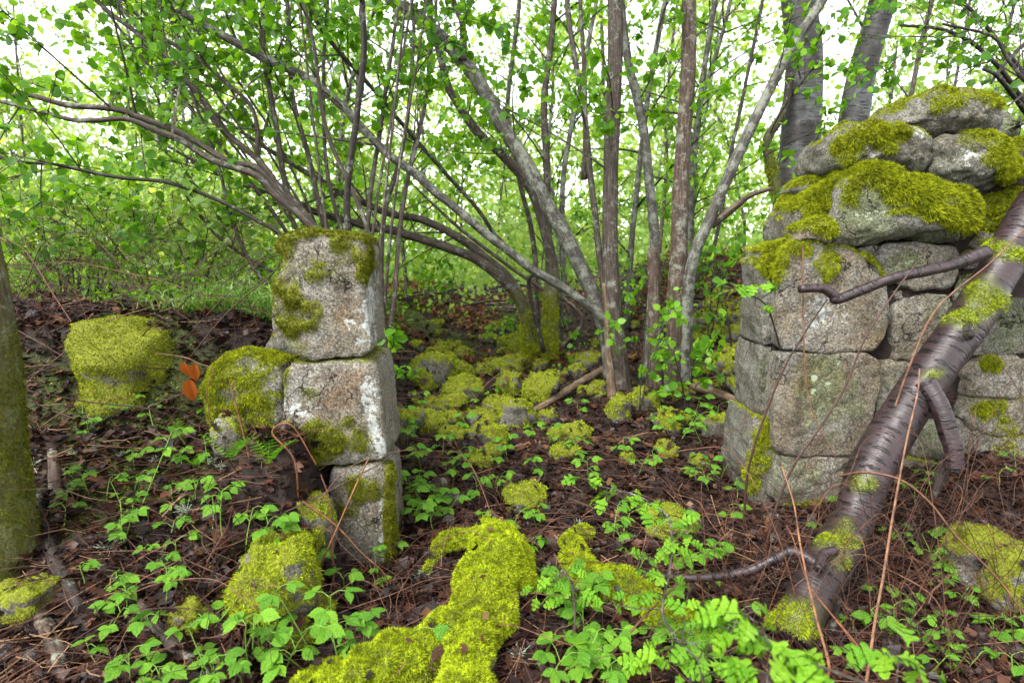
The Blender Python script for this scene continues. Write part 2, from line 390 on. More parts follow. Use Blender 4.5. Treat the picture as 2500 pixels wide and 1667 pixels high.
def mat_birch(name, base, light, mark, gloss, dens, patch, keep=0.38):
    """smooth bark with short dark marks that run round the stem"""
    n = N(name); uv = n.attr('tuv', 'Vector'); co = n.coord()
    warp = n.node('ShaderNodeVectorMath', {0: uv, 1: n.vmul(n.node('ShaderNodeTexNoise', {'Scale': 14.0, 'Detail': 3.0, 'Vector': co}).outputs['Color'], (0.03, 0.03, 0.0))}, operation='ADD').outputs[0]
    def marks(d1, k):
        v = n.node('ShaderNodeTexVoronoi', {'Vector': n.vmul(warp, (d1 * 0.30, d1 * 1.5, 0.0)), 'Scale': 1.0, 'Randomness': 1.0})
        pick = n.rampf(n.node('ShaderNodeSeparateColor', {0: v.outputs['Color']}).outputs[0], k, k + 0.05)
        return n.math('MULTIPLY', n.rampf(n.math('ADD', v.outputs['Distance'], n.math('MULTIPLY', n.noise(110.0, co), 0.22)), 0.46, 0.32), pick)
    lent = n.math('MAXIMUM', marks(dens, keep), marks(dens * 1.9, keep + 0.25))
    band = n.noise(1.0, n.vmul(warp, (3.0, 26.0, 1.0)), 5, 0.65); fine = n.noise(1.0, n.vmul(warp, (14.0, 150.0, 1.0)), 3, 0.6)
    col = n.mix(n.rampf(n.math('ADD', n.math('MULTIPLY', band, 0.6), n.math('MULTIPLY', fine, 0.4)), 0.36, 0.64), base, light)
    col = n.mix(n.math('MULTIPLY', n.rampf(n.noise(5.0, co, 5, 0.7), 0.45, 0.66), 0.8), col, n.mix(1.0, base, (1.2, 0.8, 0.6), 'MULTIPLY'))
    if patch: col = n.mix(n.rampf(n.noise(2.2, co, 5, 0.7), 0.47, 0.56), col, (0.02, 0.016, 0.014))
    col = n.mix(lent, col, mark)
    col = n.mix(n.attr('moss'), col, (0.09, 0.11, 0.008))
    h = n.math('SUBTRACT', n.math('ADD', n.math('MULTIPLY', band, 0.9), n.math('MULTIPLY', fine, 0.35)), lent)
    ro = n.math('ADD', n.math('MULTIPLY', n.noise(16.0, co, 4, 0.7), 0.55), gloss - 0.28)
    return n.bsdf(col, ro, 0.5, n.bump(h, 0.8, 0.008))
M['birch'] = mat_birch('birch_bark', (0.013, 0.013, 0.013), (0.15, 0.157, 0.158), (0.012, 0.011, 0.010), 0.6, 24.0, True)
M['cherry'] = mat_birch('fallen_purple_brown_bark', (0.008, 0.005, 0.0055), (0.045, 0.024, 0.027), (0.002, 0.0016, 0.0016), 0.44, 26.0, False, 0.30)
def mat_granite(name, tone, tint):
    n = N(name); co = n.coord()
    sp = n.node('ShaderNodeTexVoronoi', {'Vector': co, 'Scale': 150.0}).outputs['Color']
    spv = n.node('ShaderNodeSeparateColor', {0: sp}).outputs[0]
    cr = n.noise(70.0, co, 3, 0.8)
    base = n.ramp(n.math('ADD', n.math('MULTIPLY', spv, 0.45), n.math('MULTIPLY', cr, 0.55)), [(0.25, (0.085 * tone, 0.080 * tone, 0.068 * tone)), (0.5, (0.21 * tone, 0.198 * tone, 0.168 * tone)), (0.8, (0.42 * tone, 0.40 * tone, 0.345 * tone))])
    base = n.mix(n.rampf(n.noise(3.0, co, 5, 0.65), 0.40, 0.62), base, n.mix(0.9, base, tint, 'MULTIPLY'))
    base = n.mix(n.math('MULTIPLY', n.rampf(n.noise(4.3, n.vmul(co, (1.0, 1.0, 0.6)), 5, 0.7), 0.47, 0.66), 0.75), base, n.mix(1.0, base, (0.48, 0.40, 0.30), 'MULTIPLY'))
    patch = n.noise(11.0, co, 6, 0.75)
    base = n.mix(n.math('MULTIPLY', n.rampf(patch, 0.55, 0.70), 0.65), base, (0.045, 0.040, 0.030))
    edge = n.math('MULTIPLY', n.math('SUBTRACT', n.math('ADD', n.math('MULTIPLY', n.noise(42.0, co, 4, 0.8), 0.6), n.math('MULTIPLY', n.noise(9.0, co, 3, 0.7), 0.4)), 0.5), 2.6)
    st = n.math('MULTIPLY', n.rampf(n.math('ADD', n.attr('stain'), edge), 0.30, 0.90), 0.8)
    base = n.mix(st, base, n.mix(1.0, base, (0.80, 0.58, 0.40), 'MULTIPLY'))
    li = n.rampf(n.math('ADD', n.attr('lichen'), edge), 0.48, 0.60)
    base = n.mix(li, base, n.mix(n.noise(90.0, co), (0.22, 0.235, 0.22), (0.43, 0.45, 0.42)))
    streak = n.rampf(n.noise(1.0, n.vmul(co, (13.0, 13.0, 1.6)), 5, 0.7), 0.52, 0.68)
    base = n.mix(n.math('MULTIPLY', streak, 0.55), base, n.mix(1.0, base, (0.35, 0.34, 0.28), 'MULTIPLY'))
    wv = n.node('ShaderNodeVectorMath', {0: co, 1: n.vmul(n.node('ShaderNodeTexNoise', {'Scale': 5.0, 'Detail': 5.0, 'Vector': co}).outputs['Color'], (0.5, 0.5, 0.5))}, operation='ADD').outputs[0]
    ck = n.node('ShaderNodeTexVoronoi', {'Vector': wv, 'Scale': 3.4}, feature='DISTANCE_TO_EDGE').outputs['Distance']
    crack = n.math('MULTIPLY', n.rampf(ck, 0.014, 0.004), n.rampf(n.noise(2.5, co, 2), 0.50, 0.56))
    base = n.mix(crack, base, (0.015, 0.013, 0.010))
    gr = n.rampf(n.math('ADD', n.attr('green'), edge), 0.42, 0.85)
    base = n.mix(n.math('MULTIPLY', gr, 0.7), base, n.mix(0.75, base, (0.62, 0.85, 0.32), 'MULTIPLY'))
    ms = n.rampf(n.math('ADD', n.attr('moss'), n.math('MULTIPLY', edge, 0.8)), 0.42, 0.62)
    mc = n.ramp(n.noise(120.0, co, 3, 0.7), [(0.3, (0.035, 0.045, 0.004)), (0.5, (0.11, 0.125, 0.008)), (0.7, (0.20, 0.21, 0.014))])
    col = n.mix(ms, base, mc)
    h = n.math('SUBTRACT', n.math('ADD', n.math('MULTIPLY', cr, 0.5), n.math('MULTIPLY', patch, 1.1)), n.math('MULTIPLY', crack, 1.2))
    return n.bsdf(col, 0.85, 0.25, n.bump(h, 0.9, 0.012))
M['granite'] = mat_granite('granite', 0.66, (0.95, 0.86, 0.72))
M['granite_grey'] = mat_granite('granite_grey', 0.56, (0.72, 0.76, 0.68))
M['granite_warm'] = mat_granite('granite_warm', 0.63, (0.98, 0.83, 0.62))
def mat_ground():
    n = N('forest_soil'); co = n.coord()
    a = n.noise(14.0, co, 6, 0.75); b = n.noise(1.7, co, 4)
    col = n.ramp(a, [(0.3, (0.004, 0.003, 0.003)), (0.5, (0.016, 0.009, 0.007)), (0.7, (0.040, 0.020, 0.013))])
    col = n.mix(n.math('MULTIPLY', n.rampf(n.math('ADD', n.attr('moss'), n.math('MULTIPLY', n.math('SUBTRACT', a, 0.5), 1.5)), 0.4, 0.7), 0.85), col, (0.03, 0.045, 0.006))
    return n.bsdf(col, 0.8, 0.3, n.bump(a, 0.8, 0.03))
M['ground'] = mat_ground()

# ------------------------------------------------------------------ ground
def axis(lo, hi, core_lo, core_hi, step, grow=1.09):
    a = list(np.arange(core_lo, core_hi, step)); s = step
    while a[-1] < hi: s *= grow; a.append(a[-1] + s)
    s = step; f = []
    x = core_lo
    while x > lo: s *= grow; x -= s; f.append(x)
    return np.array(f[::-1] + a)
gx = axis(-450, 450, -4.5, 4.5, 0.06); gy = axis(-60, 600, 1.0, 8.5, 0.06, 1.06)
XX, YY = np.meshgrid(gx, gy)
ZZ = G(XX, YY)
GV = np.stack([XX.ravel(), YY.ravel(), ZZ.ravel()], 1)
fine = fbm(GV * 9.0, 3, 21) * 0.02
GV[:, 2] += fine * (np.abs(GV[:, 1]) < 12)
gm = sstep(0.05, 0.5, fbm(GV * np.array([1.1, 1.1, 0]), 3, 40) + 0.15 * ((GV[:, 1] > 4.2) & (GV[:, 1] < 7)) + 0.5 * sstep(13, 18, GV[:, 1]) + 0.3 * ((GV[:, 0] < -1.2) & (GV[:, 1] > 4.5)))
ground = obj('ground', mesh('ground', GV, grid_tris(len(gy), len(gx)), M['ground'], {'moss': gm}))
tag(ground, kind='structure')
print('ground', len(GV), time.time() - T0)

# ------------------------------------------------------------------ stones
def blob(V, blobs):
    """surface mask from patches given as photo-pixel ellipses on the thing"""
    m = np.zeros(len(V))
    if not blobs: return m
    px, py = project(V)
    for cx, cy, rx, ry, *s in blobs:
        wx = fbm(V * 9.0, 3, int(cx)) * 0.55; wy = fbm(V * 9.0 + 40, 3, int(cy)) * 0.55
        d = np.sqrt(((px - cx) / rx + wx) ** 2 + ((py - cy) / ry + wy) ** 2)
        m = np.maximum(m, (s[0] if s else 1.0) * sstep(1.45, 0.45, d) * np.clip(1.0 + 0.55 * fbm(V * 26.0, 3, int(cx + cy)), 0, 1.1))
    return m
def moss_part(parent, loc, V, F, mask, dens, ln, wd, mat, droop=0.5, spread=0.9):
    n = area(V, F, mask) * dens
    if n < 30: return
    pt, nr = scatter(V, F, mask * (mask > 0.35), n)
    if not len(pt): return
    bv, bf, rv, hv = blades(pt, nr, ln * (0.35 + 0.75 * scatter.w), wd, droop, spread)
    o = obj('moss', mesh('moss', bv, bf, mat, {'rnd': np.clip(rv * 0.55 + hv * 0.45, 0, 1)}, False, loc), parent)  # random tone mixed with the painted root shade
    tag(o, kind='stuff')
def block(parent, loc, poly, Y, thick, r, seed, mat='granite', rough=0.016, bulge=0.02, top=0.55, mossb=(), lichb=(), stainb=(), greenb=(), lean=0.0,
          mdens=90000, mmat='moss', mlen=0.016, mwid=0.0045, mlow=0.0, name='stone', chaikin=1, N_=86):
    """one stone: the outline of its front face (photo pixels, standing at depth Y) carried back by its thickness"""
    q = np.array([P(x, y, Y) for x, y in poly])[:, [0, 2]]
    for _ in range(chaikin):
        nx = np.roll(q, -1, 0); q = np.stack([q * 0.8 + nx * 0.2, q * 0.2 + nx * 0.8], 1).reshape(-1, 2)
    d = np.linalg.norm(np.roll(q, -1, 0) - q, axis=1); L = np.concatenate([[0], np.cumsum(d)])
    s = np.linspace(0, L[-1], N_, endpoint=False); qq = np.vstack([q, q[:1]])
    q = np.stack([np.interp(s, L, qq[:, 0]), np.interp(s, L, qq[:, 1])], 1)
    c = q.mean(0); mean_r = np.linalg.norm(q - c, axis=1).mean(); rs = min(r / mean_r, 0.8); r_ = min(r, thick * 0.48)
    rings = [(k, -bulge * (1 - k * k)) for k in np.linspace(0.06, 1 - rs, 14)]
    rings += [((1 - rs) + rs * math.sin(a), r_ * (1 - math.cos(a))) for a in np.linspace(0, PI / 2, 7)[1:]]
    rings += [(1, y) for y in np.linspace(r_, thick - r_, 8)[1:]]
    rings += [((1 - rs) + rs * math.cos(a), thick - r_ + r_ * math.sin(a)) for a in np.linspace(0, PI / 2, 5)[1:]]
    rings += [(0.5 * (1 - rs), thick)]
    V = []
    for k, y in rings:
        ring = c + (q - c) * k
        V.append(np.stack([ring[:, 0], np.full(N_, Y + y), ring[:, 1]], 1))
    V = np.concatenate(V); nr = len(rings)
    i = np.arange(N_); j = (i + 1) % N_; F = []
    for k in range(nr - 1):
        a = k * N_; F.append(np.stack([a + i, a + N_ + i, a + N_ + j], 1)); F.append(np.stack([a + i, a + N_ + j, a + j], 1))
    k0 = len(V); V = np.vstack([V, [c[0], Y - bulge, c[1]], [c[0], Y + thick, c[1]]])
    F.append(np.stack([np.full(N_, k0), i, j], 1)); e = (nr - 1) * N_; F.append(np.stack([np.full(N_, k0 + 1), e + j, e + i], 1))
    F = np.concatenate(F)
    # make the faces look outwards
    fn = np.cross(V[F[:, 1]] - V[F[:, 0]], V[F[:, 2]] - V[F[:, 0]]); ctr = V.mean(0)
    if ((fn * (V[F].mean(1) - ctr)).sum(1) < 0).mean() > 0.5: F = F[:, ::-1]
    V[:, 1] += lean * (V[:, 2] - V[:, 2].min())
    nrm = vnormals(V, F)
    V = V + nrm * (rough * 1.6 * fbm(V * 4.5 + seed, 3, seed) + rough * 0.55 * fbm(V * 21 + seed, 3, seed + 5) + rough * 0.22 * fbm(V * 70, 2, seed + 8))[:, None]
    ridge = np.abs(fbm(V * 6.5 + seed * 1.3, 3, seed + 13)); nrm = vnormals(V, F)
    V = V + nrm * (rough * 1.1 * (np.minimum(ridge, 0.22) - 0.13) * 4.5 * (0.4 if r < 0.07 else 1.0))[:, None]
    nrm = vnormals(V, F)
    nz = fbm(V * 13, 4, seed + 3); up = sstep(0.15, 0.75, nrm[:, 2] + 0.45 * nz)
    hi = sstep(V[:, 2].min(), V[:, 2].max(), V[:, 2])
    moss = np.clip(np.maximum(top * up * sstep(mlow, mlow + 0.3, hi + 0.01), blob(V, mossb) * (0.82 + 0.7 * nz)), 0, 1)
    Vm = V + nrm * (0.018 * sstep(0.4, 0.9, moss) * (1 + 0.8 * nz))[:, None]
    o = obj(name, mesh(name, Vm, F, M[mat], {'moss': moss, 'lichen': blob(V, lichb), 'stain': blob(V, stainb), 'green': blob(V, greenb)}, True, loc), parent)
    front = moss * (Vm[:, 1] < Y + thick * 0.8)
    moss_part(o, loc, Vm, F, front, mdens, mlen, mwid, M[mmat])
    return o
def z1(*p): return [(1750 + 0.3954 * x, 180 + 0.3954 * y) for x, y in p]
def z2(*p): return [(1750 + 0.3827 * x, 700 + 0.3827 * y) for x, y in p]
def z4(*p): return [(450 + 0.3827 * x, 520 + 0.3827 * y) for x, y in p]

# left gatepost
YL = 2.6
loc = PG(880, 1385)
gate = root('stone_gatepost', loc, 'weathered granite gatepost of stacked blocks with moss and white lichen, beside the earth bank', 'gatepost')
block(gate, loc, z4((600, 200), (615, 165), (750, 128), (860, 145), (1000, 150), (1140, 178), (1155, 450), (1180, 700), (1195, 905), (860, 942), (712, 938), (620, 830), (548, 760), (548, 600), (580, 450), (612, 380)),
      YL, 0.34, 0.014, 11, 'granite', 0.013, top=0.95,
      mossb=[(730, 575, 60, 22), (700, 620, 50, 60, .7), (850, 605, 60, 45, .8), (890, 650, 25, 60, .9), (760, 640, 60, 50, .62), (700, 730, 52, 95, 1.0), (735, 770, 55, 60, .85), (800, 640, 50, 30, .5)],
      lichb=[(905, 760, 28, 150, .55), (845, 700, 60, 60, .30), (790, 860, 40, 25, .35), (870, 790, 30, 70, .38)], stainb=[(860, 770, 45, 60, .7), (800, 850, 90, 30, .5)], greenb=[(820, 670, 60, 50, .6), (730, 860, 40, 40, .8)],
      mmat='moss_dark', mlen=0.012, mwid=0.004)
block(gate, loc, [(690, 884), (779, 886), (909, 873), (925, 941), (936, 1056), (945, 1122), (870, 1134), (800, 1138), (690, 1142), (684, 1000)],
      YL - 0.01, 0.36, 0.016, 23, 'granite', 0.014, top=0.5,
      mossb=[(690, 940, 30, 60, .6), (780, 1060, 70, 50, .85), (840, 1070, 60, 60, .9), (740, 1110, 100, 30, .9), (700, 1060, 40, 60, .8), (750, 960, 40, 30, .5)],
      lichb=[(895, 1010, 42, 95, .60), (915, 1090, 32, 60, .66), (745, 1000, 60, 35, .52), (700, 960, 30, 40, .5), (770, 1040, 40, 20, .5), (900, 940, 30, 40, .45)], stainb=[(830, 950, 85, 60, .75), (800, 1000, 80, 40, .5)],
      mmat='moss_dark', mlen=0.013, mwid=0.004)
block(gate, loc, [(507, 950), (512, 915), (540, 888), (603, 874), (664, 878), (694, 890), (690, 1000), (696, 1150), (600, 1170), (540, 1150), (512, 1040)],
      YL + 0.02, 0.34, 0.06, 24, 'granite_grey', 0.03, top=1.0,
      mossb=[(560, 915, 90, 45), (540, 990, 50, 100, 1.0), (620, 1010, 60, 100, .9), (660, 960, 40, 60, .6), (600, 1110, 90, 60, .8)], lichb=[(665, 1000, 22, 40, .5), (600, 1060, 25, 20, .45)],
      mmat='moss', mlen=0.015, mwid=0.0042)
block(gate, loc, [(802, 1146), (870, 1140), (945, 1128), (952, 1250), (955, 1330), (950, 1395), (880, 1400), (795, 1395), (800, 1280)],
      YL + 0.0, 0.34, 0.015, 31, 'granite', 0.014, top=0.4,
      mossb=[(890, 1190, 60, 40, .9), (948, 1250, 16, 170, .95), (850, 1240, 40, 40, .5)], lichb=[(932, 1240, 12, 130, .58)], greenb=[(860, 1300, 80, 90, .5)], mmat='moss_dark', mlen=0.013)
block(gate, loc, [(640, 850), (690, 800), (740, 830), (745, 880), (690, 884), (645, 880)], YL + 0.2, 0.3, 0.04, 37, 'granite_grey', top=0.5)
block(gate, loc, [(740, 1150), (798, 1150), (800, 1260), (795, 1390), (750, 1390), (740, 1300)], YL + 0.05, 0.3, 0.05, 41, 'granite_grey', top=0.7, mossb=[(740, 1280, 60, 100, .9)])

# right dry-stone wall end
YR = 3.1
loc = PG(2020, 1235)
wall = root('ruined_stone_wall', loc, 'ruined dry-stone wall end of big granite blocks topped with mossy boulders', 'stone wall')
tag(wall, kind='thing')
WS = [  # outline, depth, thickness, rounding, material, options
 (z1((1185, 300), (1215, 215), (1300, 120), (1420, 70), (1520, 62), (1640, 66), (1740, 105), (1800, 180), (1822, 250), (1765, 335), (1700, 365), (1560, 355), (1400, 375), (1260, 320)), YR + .08, .5, .14, 'granite_grey', dict(top=.52, mlow=.35, mossb=[(2290, 240, 70, 40, .9), (2430, 235, 55, 38, .9)], greenb=[(2380, 290, 60, 40, .7)])),
 (z1((1760, 345), (1822, 200), (1870, 240), (1900, 330), (1890, 390), (1830, 410), (1750, 385)), YR + .25, .4, .08, 'granite_grey', dict(top=.3, greenb=[(2480, 300, 40, 50, .9)])),
 (z1((752, 560), (768, 450), (800, 370), (870, 312), (1000, 296), (1180, 300), (1330, 318), (1392, 385), (1402, 470), (1362, 600), (1200, 612), (1050, 575), (900, 580), (800, 592)), YR + .04, .5, .11, 'granite_grey', dict(top=.45, mossb=[(2130, 325, 90, 35, 1), (2080, 360, 45, 55, 1), (2170, 345, 50, 35, .9)], lichb=[(2250, 320, 40, 22, .6), (2150, 390, 90, 25, .32)], stainb=[(2240, 370, 40, 40, .4)])),
 (z1((1404, 440), (1440, 375), (1600, 350), (1780, 368), (1845, 450), (1895, 540), (1895, 640), (1800, 680), (1690, 720), (1540, 712), (1420, 655), (1372, 615)), YR + .02, .5, .11, 'granite_grey', dict(top=.35, mossb=[(2440, 350, 55, 60, 1), (2470, 400, 50, 60, 1), (2380, 340, 50, 40, .8)], lichb=[(2340, 400, 60, 50, .38)])),
 (z1((750, 1000), (768, 900), (800, 800), (860, 660), (930, 572), (1000, 552), (1100, 590), (1250, 640), (1450, 662), (1560, 722), (1640, 765), (1650, 900), (1600, 1000), (1500, 1040), (1350, 1045), (1220, 1012), (1080, 1012), (950, 1060), (830, 1065)), YR - .06, .6, .13, 'granite_grey', dict(top=1.0, mossb=[(2130, 420, 60, 50, 1), (2200, 455, 90, 45, 1), (2300, 480, 110, 50, 1), (2370, 530, 70, 55, 1), (2090, 460, 28, 60, .95)], lichb=[(2120, 520, 60, 30, .42)], greenb=[(2130, 520, 90, 80, 1), (2250, 580, 120, 30, .8)], mlen=.022)),
 (z1((500, 1030), (520, 860), (580, 790), (680, 700), (790, 640), (870, 640), (860, 790), (800, 900), (760, 1035), (600, 1045)), YR + .16, .5, .08, 'granite_grey', dict(top=1.0, mossb=[(2010, 520, 60, 70, 1), (2050, 470, 40, 60, 1)], mlen=.02)),
 (z1((550, 702), (600, 660), (720, 622), (815, 597), (820, 650), (700, 690), (600, 765)), YR + .3, .35, .03, 'granite_grey', dict(top=1.0, mlow=.4)),
 (z1((510, 1036), (540, 960), (620, 910), (690, 905), (712, 960), (708, 1036)), YR - .03, .2, .05, 'granite_warm', dict(top=.9, mossb=[(2010, 555, 40, 30, 1)])),
 (z1((432, 1112), (520, 1062), (650, 1045), (800, 1065), (880, 1120), (1000, 1200), (1068, 1300)) + z2((1125, 200), (1100, 300), (1000, 400), (700, 415), (420, 397), (405, 370), (400, 180)), YR, .36, .045, 'granite_warm', dict(top=.9, mlow=.5, mossb=[(1960, 605, 45, 28, 1), (2020, 640, 26, 50, .95), (1900, 640, 26, 50, 1)], lichb=[(2010, 760, 60, 70, .52), (2010, 620, 40, 30, .4)], stainb=[(2120, 830, 50, 40, .5)], greenb=[(2150, 800, 40, 40, .6)])),
 (z1((300, 1190), (330, 1090), (420, 1055), (500, 1060), (440, 1120), (410, 1240), (400, 1500)) + z2((395, 370), (300, 365), (300, 150)), YR + .1, .34, .04, 'granite_grey', dict(top=1.0, mlow=.5, mossb=[(1895, 640, 40, 50, 1)], mlen=.022)),
 (z2((400, 440), (430, 424), (700, 428), (960, 440), (1040, 480), (1050, 600), (1000, 800), (930, 1000), (880, 1068), (620, 1082), (450, 1066), (385, 1030), (372, 850), (384, 600)), YR - .01, .38, .05, 'granite_warm', dict(top=.2, greenb=[(2020, 960, 90, 120, .9)], lichb=[(1990, 920, 10, 10, .8), (1985, 955, 9, 8, .8), (2020, 935, 9, 8, .8), (2045, 890, 9, 9, .7), (1920, 1010, 18, 25, .4)], mossb=[(1960, 890, 40, 30, .3)])),
 (z2((256, 800), (262, 560), (295, 385), (395, 385), (392, 600), (380, 850), (330, 850)), YR + .12, .34, .03, 'granite_grey', dict(top=.3, greenb=[(1870, 930, 30, 120, .7)])),
 (z2((1060, 480), (1165, 482), (1260, 482), (1300, 520), (1250, 700), (1100, 900), (960, 1060), (930, 1050), (1010, 850)), YR + .04, .35, .04, 'granite', dict(top=.2, greenb=[(2150, 950, 60, 90, .5)])),
 (z2((390, 1078), (600, 1096), (900, 1080), (1010, 1080), (1020, 1300), (800, 1420), (420, 1430), (345, 1330)), YR, .4, .04, 'granite', dict(top=.2, greenb=[(1950, 1170, 90, 90, .7)], mossb=[(1980, 1240, 90, 25, .6)])),
 (z2((200, 1230), (212, 950), (250, 838), (370, 865), (385, 1060), (365, 1350), (230, 1400)), YR + .06, .42, .04, 'granite_grey', dict(top=.6, mossb=[(1870, 1080, 30, 80, .9), (1840, 1150, 22, 60, .85), (1890, 1100, 20, 60, .8)])),
 (z1((1003, 1130), (1012, 1085), (1060, 1062), (1300, 1057), (1480, 1080), (1500, 1130), (1480, 1250), (1440, 1310), (1200, 1330), (1062, 1250)), YR + .03, .36, .05, 'granite', dict(top=.2, greenb=[(2220, 640, 70, 40, .9)], lichb=[(2230, 640, 30, 15, .4)])),
 (z1((870, 1092), (950, 1066), (1008, 1078), (1012, 1108), (960, 1138)), YR + .02, .2, .02, 'granite_grey', dict(top=.1)),
 (z2((1135, 300), (1140, 120), (1190, 65), (1340, 35), (1480, 55), (1528, 150), (1500, 300), (1420, 430), (1300, 468), (1140, 468)), YR + .03, .36, .04, 'granite', dict(top=.2, greenb=[(2300, 760, 50, 60, .7)])),
 (z1((1082, 1342), (1142, 1345), (1152, 1390), (1105, 1405)), YR + .06, .2, .02, 'granite_grey', dict(top=.1)),
 (z1((1500, 1140), (1560, 1100), (1640, 1090), (1660, 1190), (1560, 1220), (1505, 1210)), YR + .05, .3, .03, 'granite_grey', dict(top=.4)),
 (z1((1460, 1360), (1500, 1245), (1620, 1228), (1700, 1300), (1640, 1480), (1500, 1450)), YR + .05, .3, .03, 'granite_grey', dict(top=.4, greenb=[(2370, 690, 60, 60, 1)])),
 (z1((1650, 770), (1800, 735), (1900, 722), (1990, 760), (1990, 900), (1850, 960), (1750, 965), (1655, 950)), YR + .06, .45, .08, 'granite_grey', dict(top=1, mossb=[(2440, 520, 70, 45, 1), (2400, 560, 60, 40, .9)])),
 (z1((1560, 1060), (1660, 975), (1850, 970), (2000, 980), (2000, 1180), (1800, 1230), (1660, 1190), (1600, 1090)), YR + .06, .4, .05, 'granite_grey', dict(top=.5, mossb=[(2440, 590, 60, 30, .7)])),
 (z2((1640, 430), (1700, 300), (1760, 120), (1870, 80), (2050, 80), (2060, 435), (1850, 445)), YR + .03, .4, .04, 'granite_grey', dict(top=.2, greenb=[(2470, 800, 50, 80, .9)])),
 (z2((1610, 560), (1700, 462), (1900, 450), (1925, 470), (1930, 715), (1800, 700), (1620, 690)), YR + .01, .4, .04, 'granite', dict(top=.3, mossb=[(2420, 890, 30, 25, .8)])),
 (z2((1938, 460), (2080, 452), (2150, 500), (2150, 740), (1940, 722)), YR + .02, .4, .04, 'granite', dict(top=.3)),
 (z2((1560, 830), (1610, 705), (1790, 712), (1960, 735), (2000, 800), (1990, 950), (1800, 960), (1640, 900)), YR + .02, .4, .06, 'granite', dict(top=.5, mossb=[(2410, 995, 50, 30, .85), (2460, 1050, 40, 40, .6)])),
 (z2((1250, 1090), (1260, 900), (1390, 870), (1540, 840), (1630, 910), (1610, 1090), (1450, 1120)), YR + .03, .4, .05, 'granite_grey', dict(top=.3, greenb=[(2280, 1060, 60, 60, .9)])),
 (z2((1630, 1080), (1650, 920), (1800, 970), (2000, 960), (2080, 1060), (2060, 1180), (1800, 1160)), YR + .02, .4, .05, 'granite', dict(top=.5, mossb=[(2450, 1090, 60, 25, .6)])),
 (z2((1020, 1090), (1240, 1100), (1460, 1130), (1640, 1120), (1650, 1260), (1300, 1330), (1030, 1320)), YR + .02, .4, .05, 'granite', dict(top=.5, mossb=[(2330, 1180, 60, 30, .7)])),
 (z2((1000, 800), (1060, 700), (1260, 520), (1320, 500), (1420, 440), (1560, 420), (1600, 560), (1560, 800), (1380, 860), (1250, 890), (1240, 1080), (1030, 1080), (950, 1060)), YR + .1, .3, .04, 'granite_grey', dict(top=.3)),
 (z2((2080, 80), (2500, 60), (2520, 430), (2100, 440)), YR + .02, .4, .06, 'granite', dict(top=.4)),
 (z2((2170, 470), (2500, 460), (2520, 900), (2100, 880), (2160, 740)), YR + .02, .4, .06, 'granite_grey', dict(top=.4)),
 (z2((2010, 930), (2500, 920), (2520, 1200), (2090, 1180)), YR + .02, .4, .06, 'granite', dict(top=.4)),
 (z1((2000, 760), (2400, 740), (2420, 1180), (2020, 1180)), YR + .05, .4, .08, 'granite_grey', dict(top=.9)),
 (z1((1900, 470), (2000, 400), (2250, 420), (2330, 600), (2260, 730), (1950, 720)), YR + .06, .45, .12, 'granite_grey', dict(top=.9)),
]
for k, (poly, Y, th, r, mat, opt) in enumerate(WS):
    if r < .07:
        pc = np.mean(poly, axis=0); poly = [tuple(pc + (np.array(p_) - pc) * 1.02) for p_ in poly]
    block(wall, loc, poly, Y, th, r * .8 if r > .07 else r * .35, 50 + 7 * k, mat, 0.018, 0.006 if r < .07 else 0.06, chaikin=0 if r < .07 else 2, **opt)
# dark earth core added behind the face stones so their gaps show dark
block(wall, loc, z1((330, 1250), (450, 1100), (600, 1000), (760, 700), (900, 600), (1600, 640), (2200, 700), (2300, 1400), (2300, 2900), (330, 2900)), YR + .10, .4, .05, 400, 'ground', 0.03, top=0.0, name='earth_core')
print('stones', time.time() - T0)
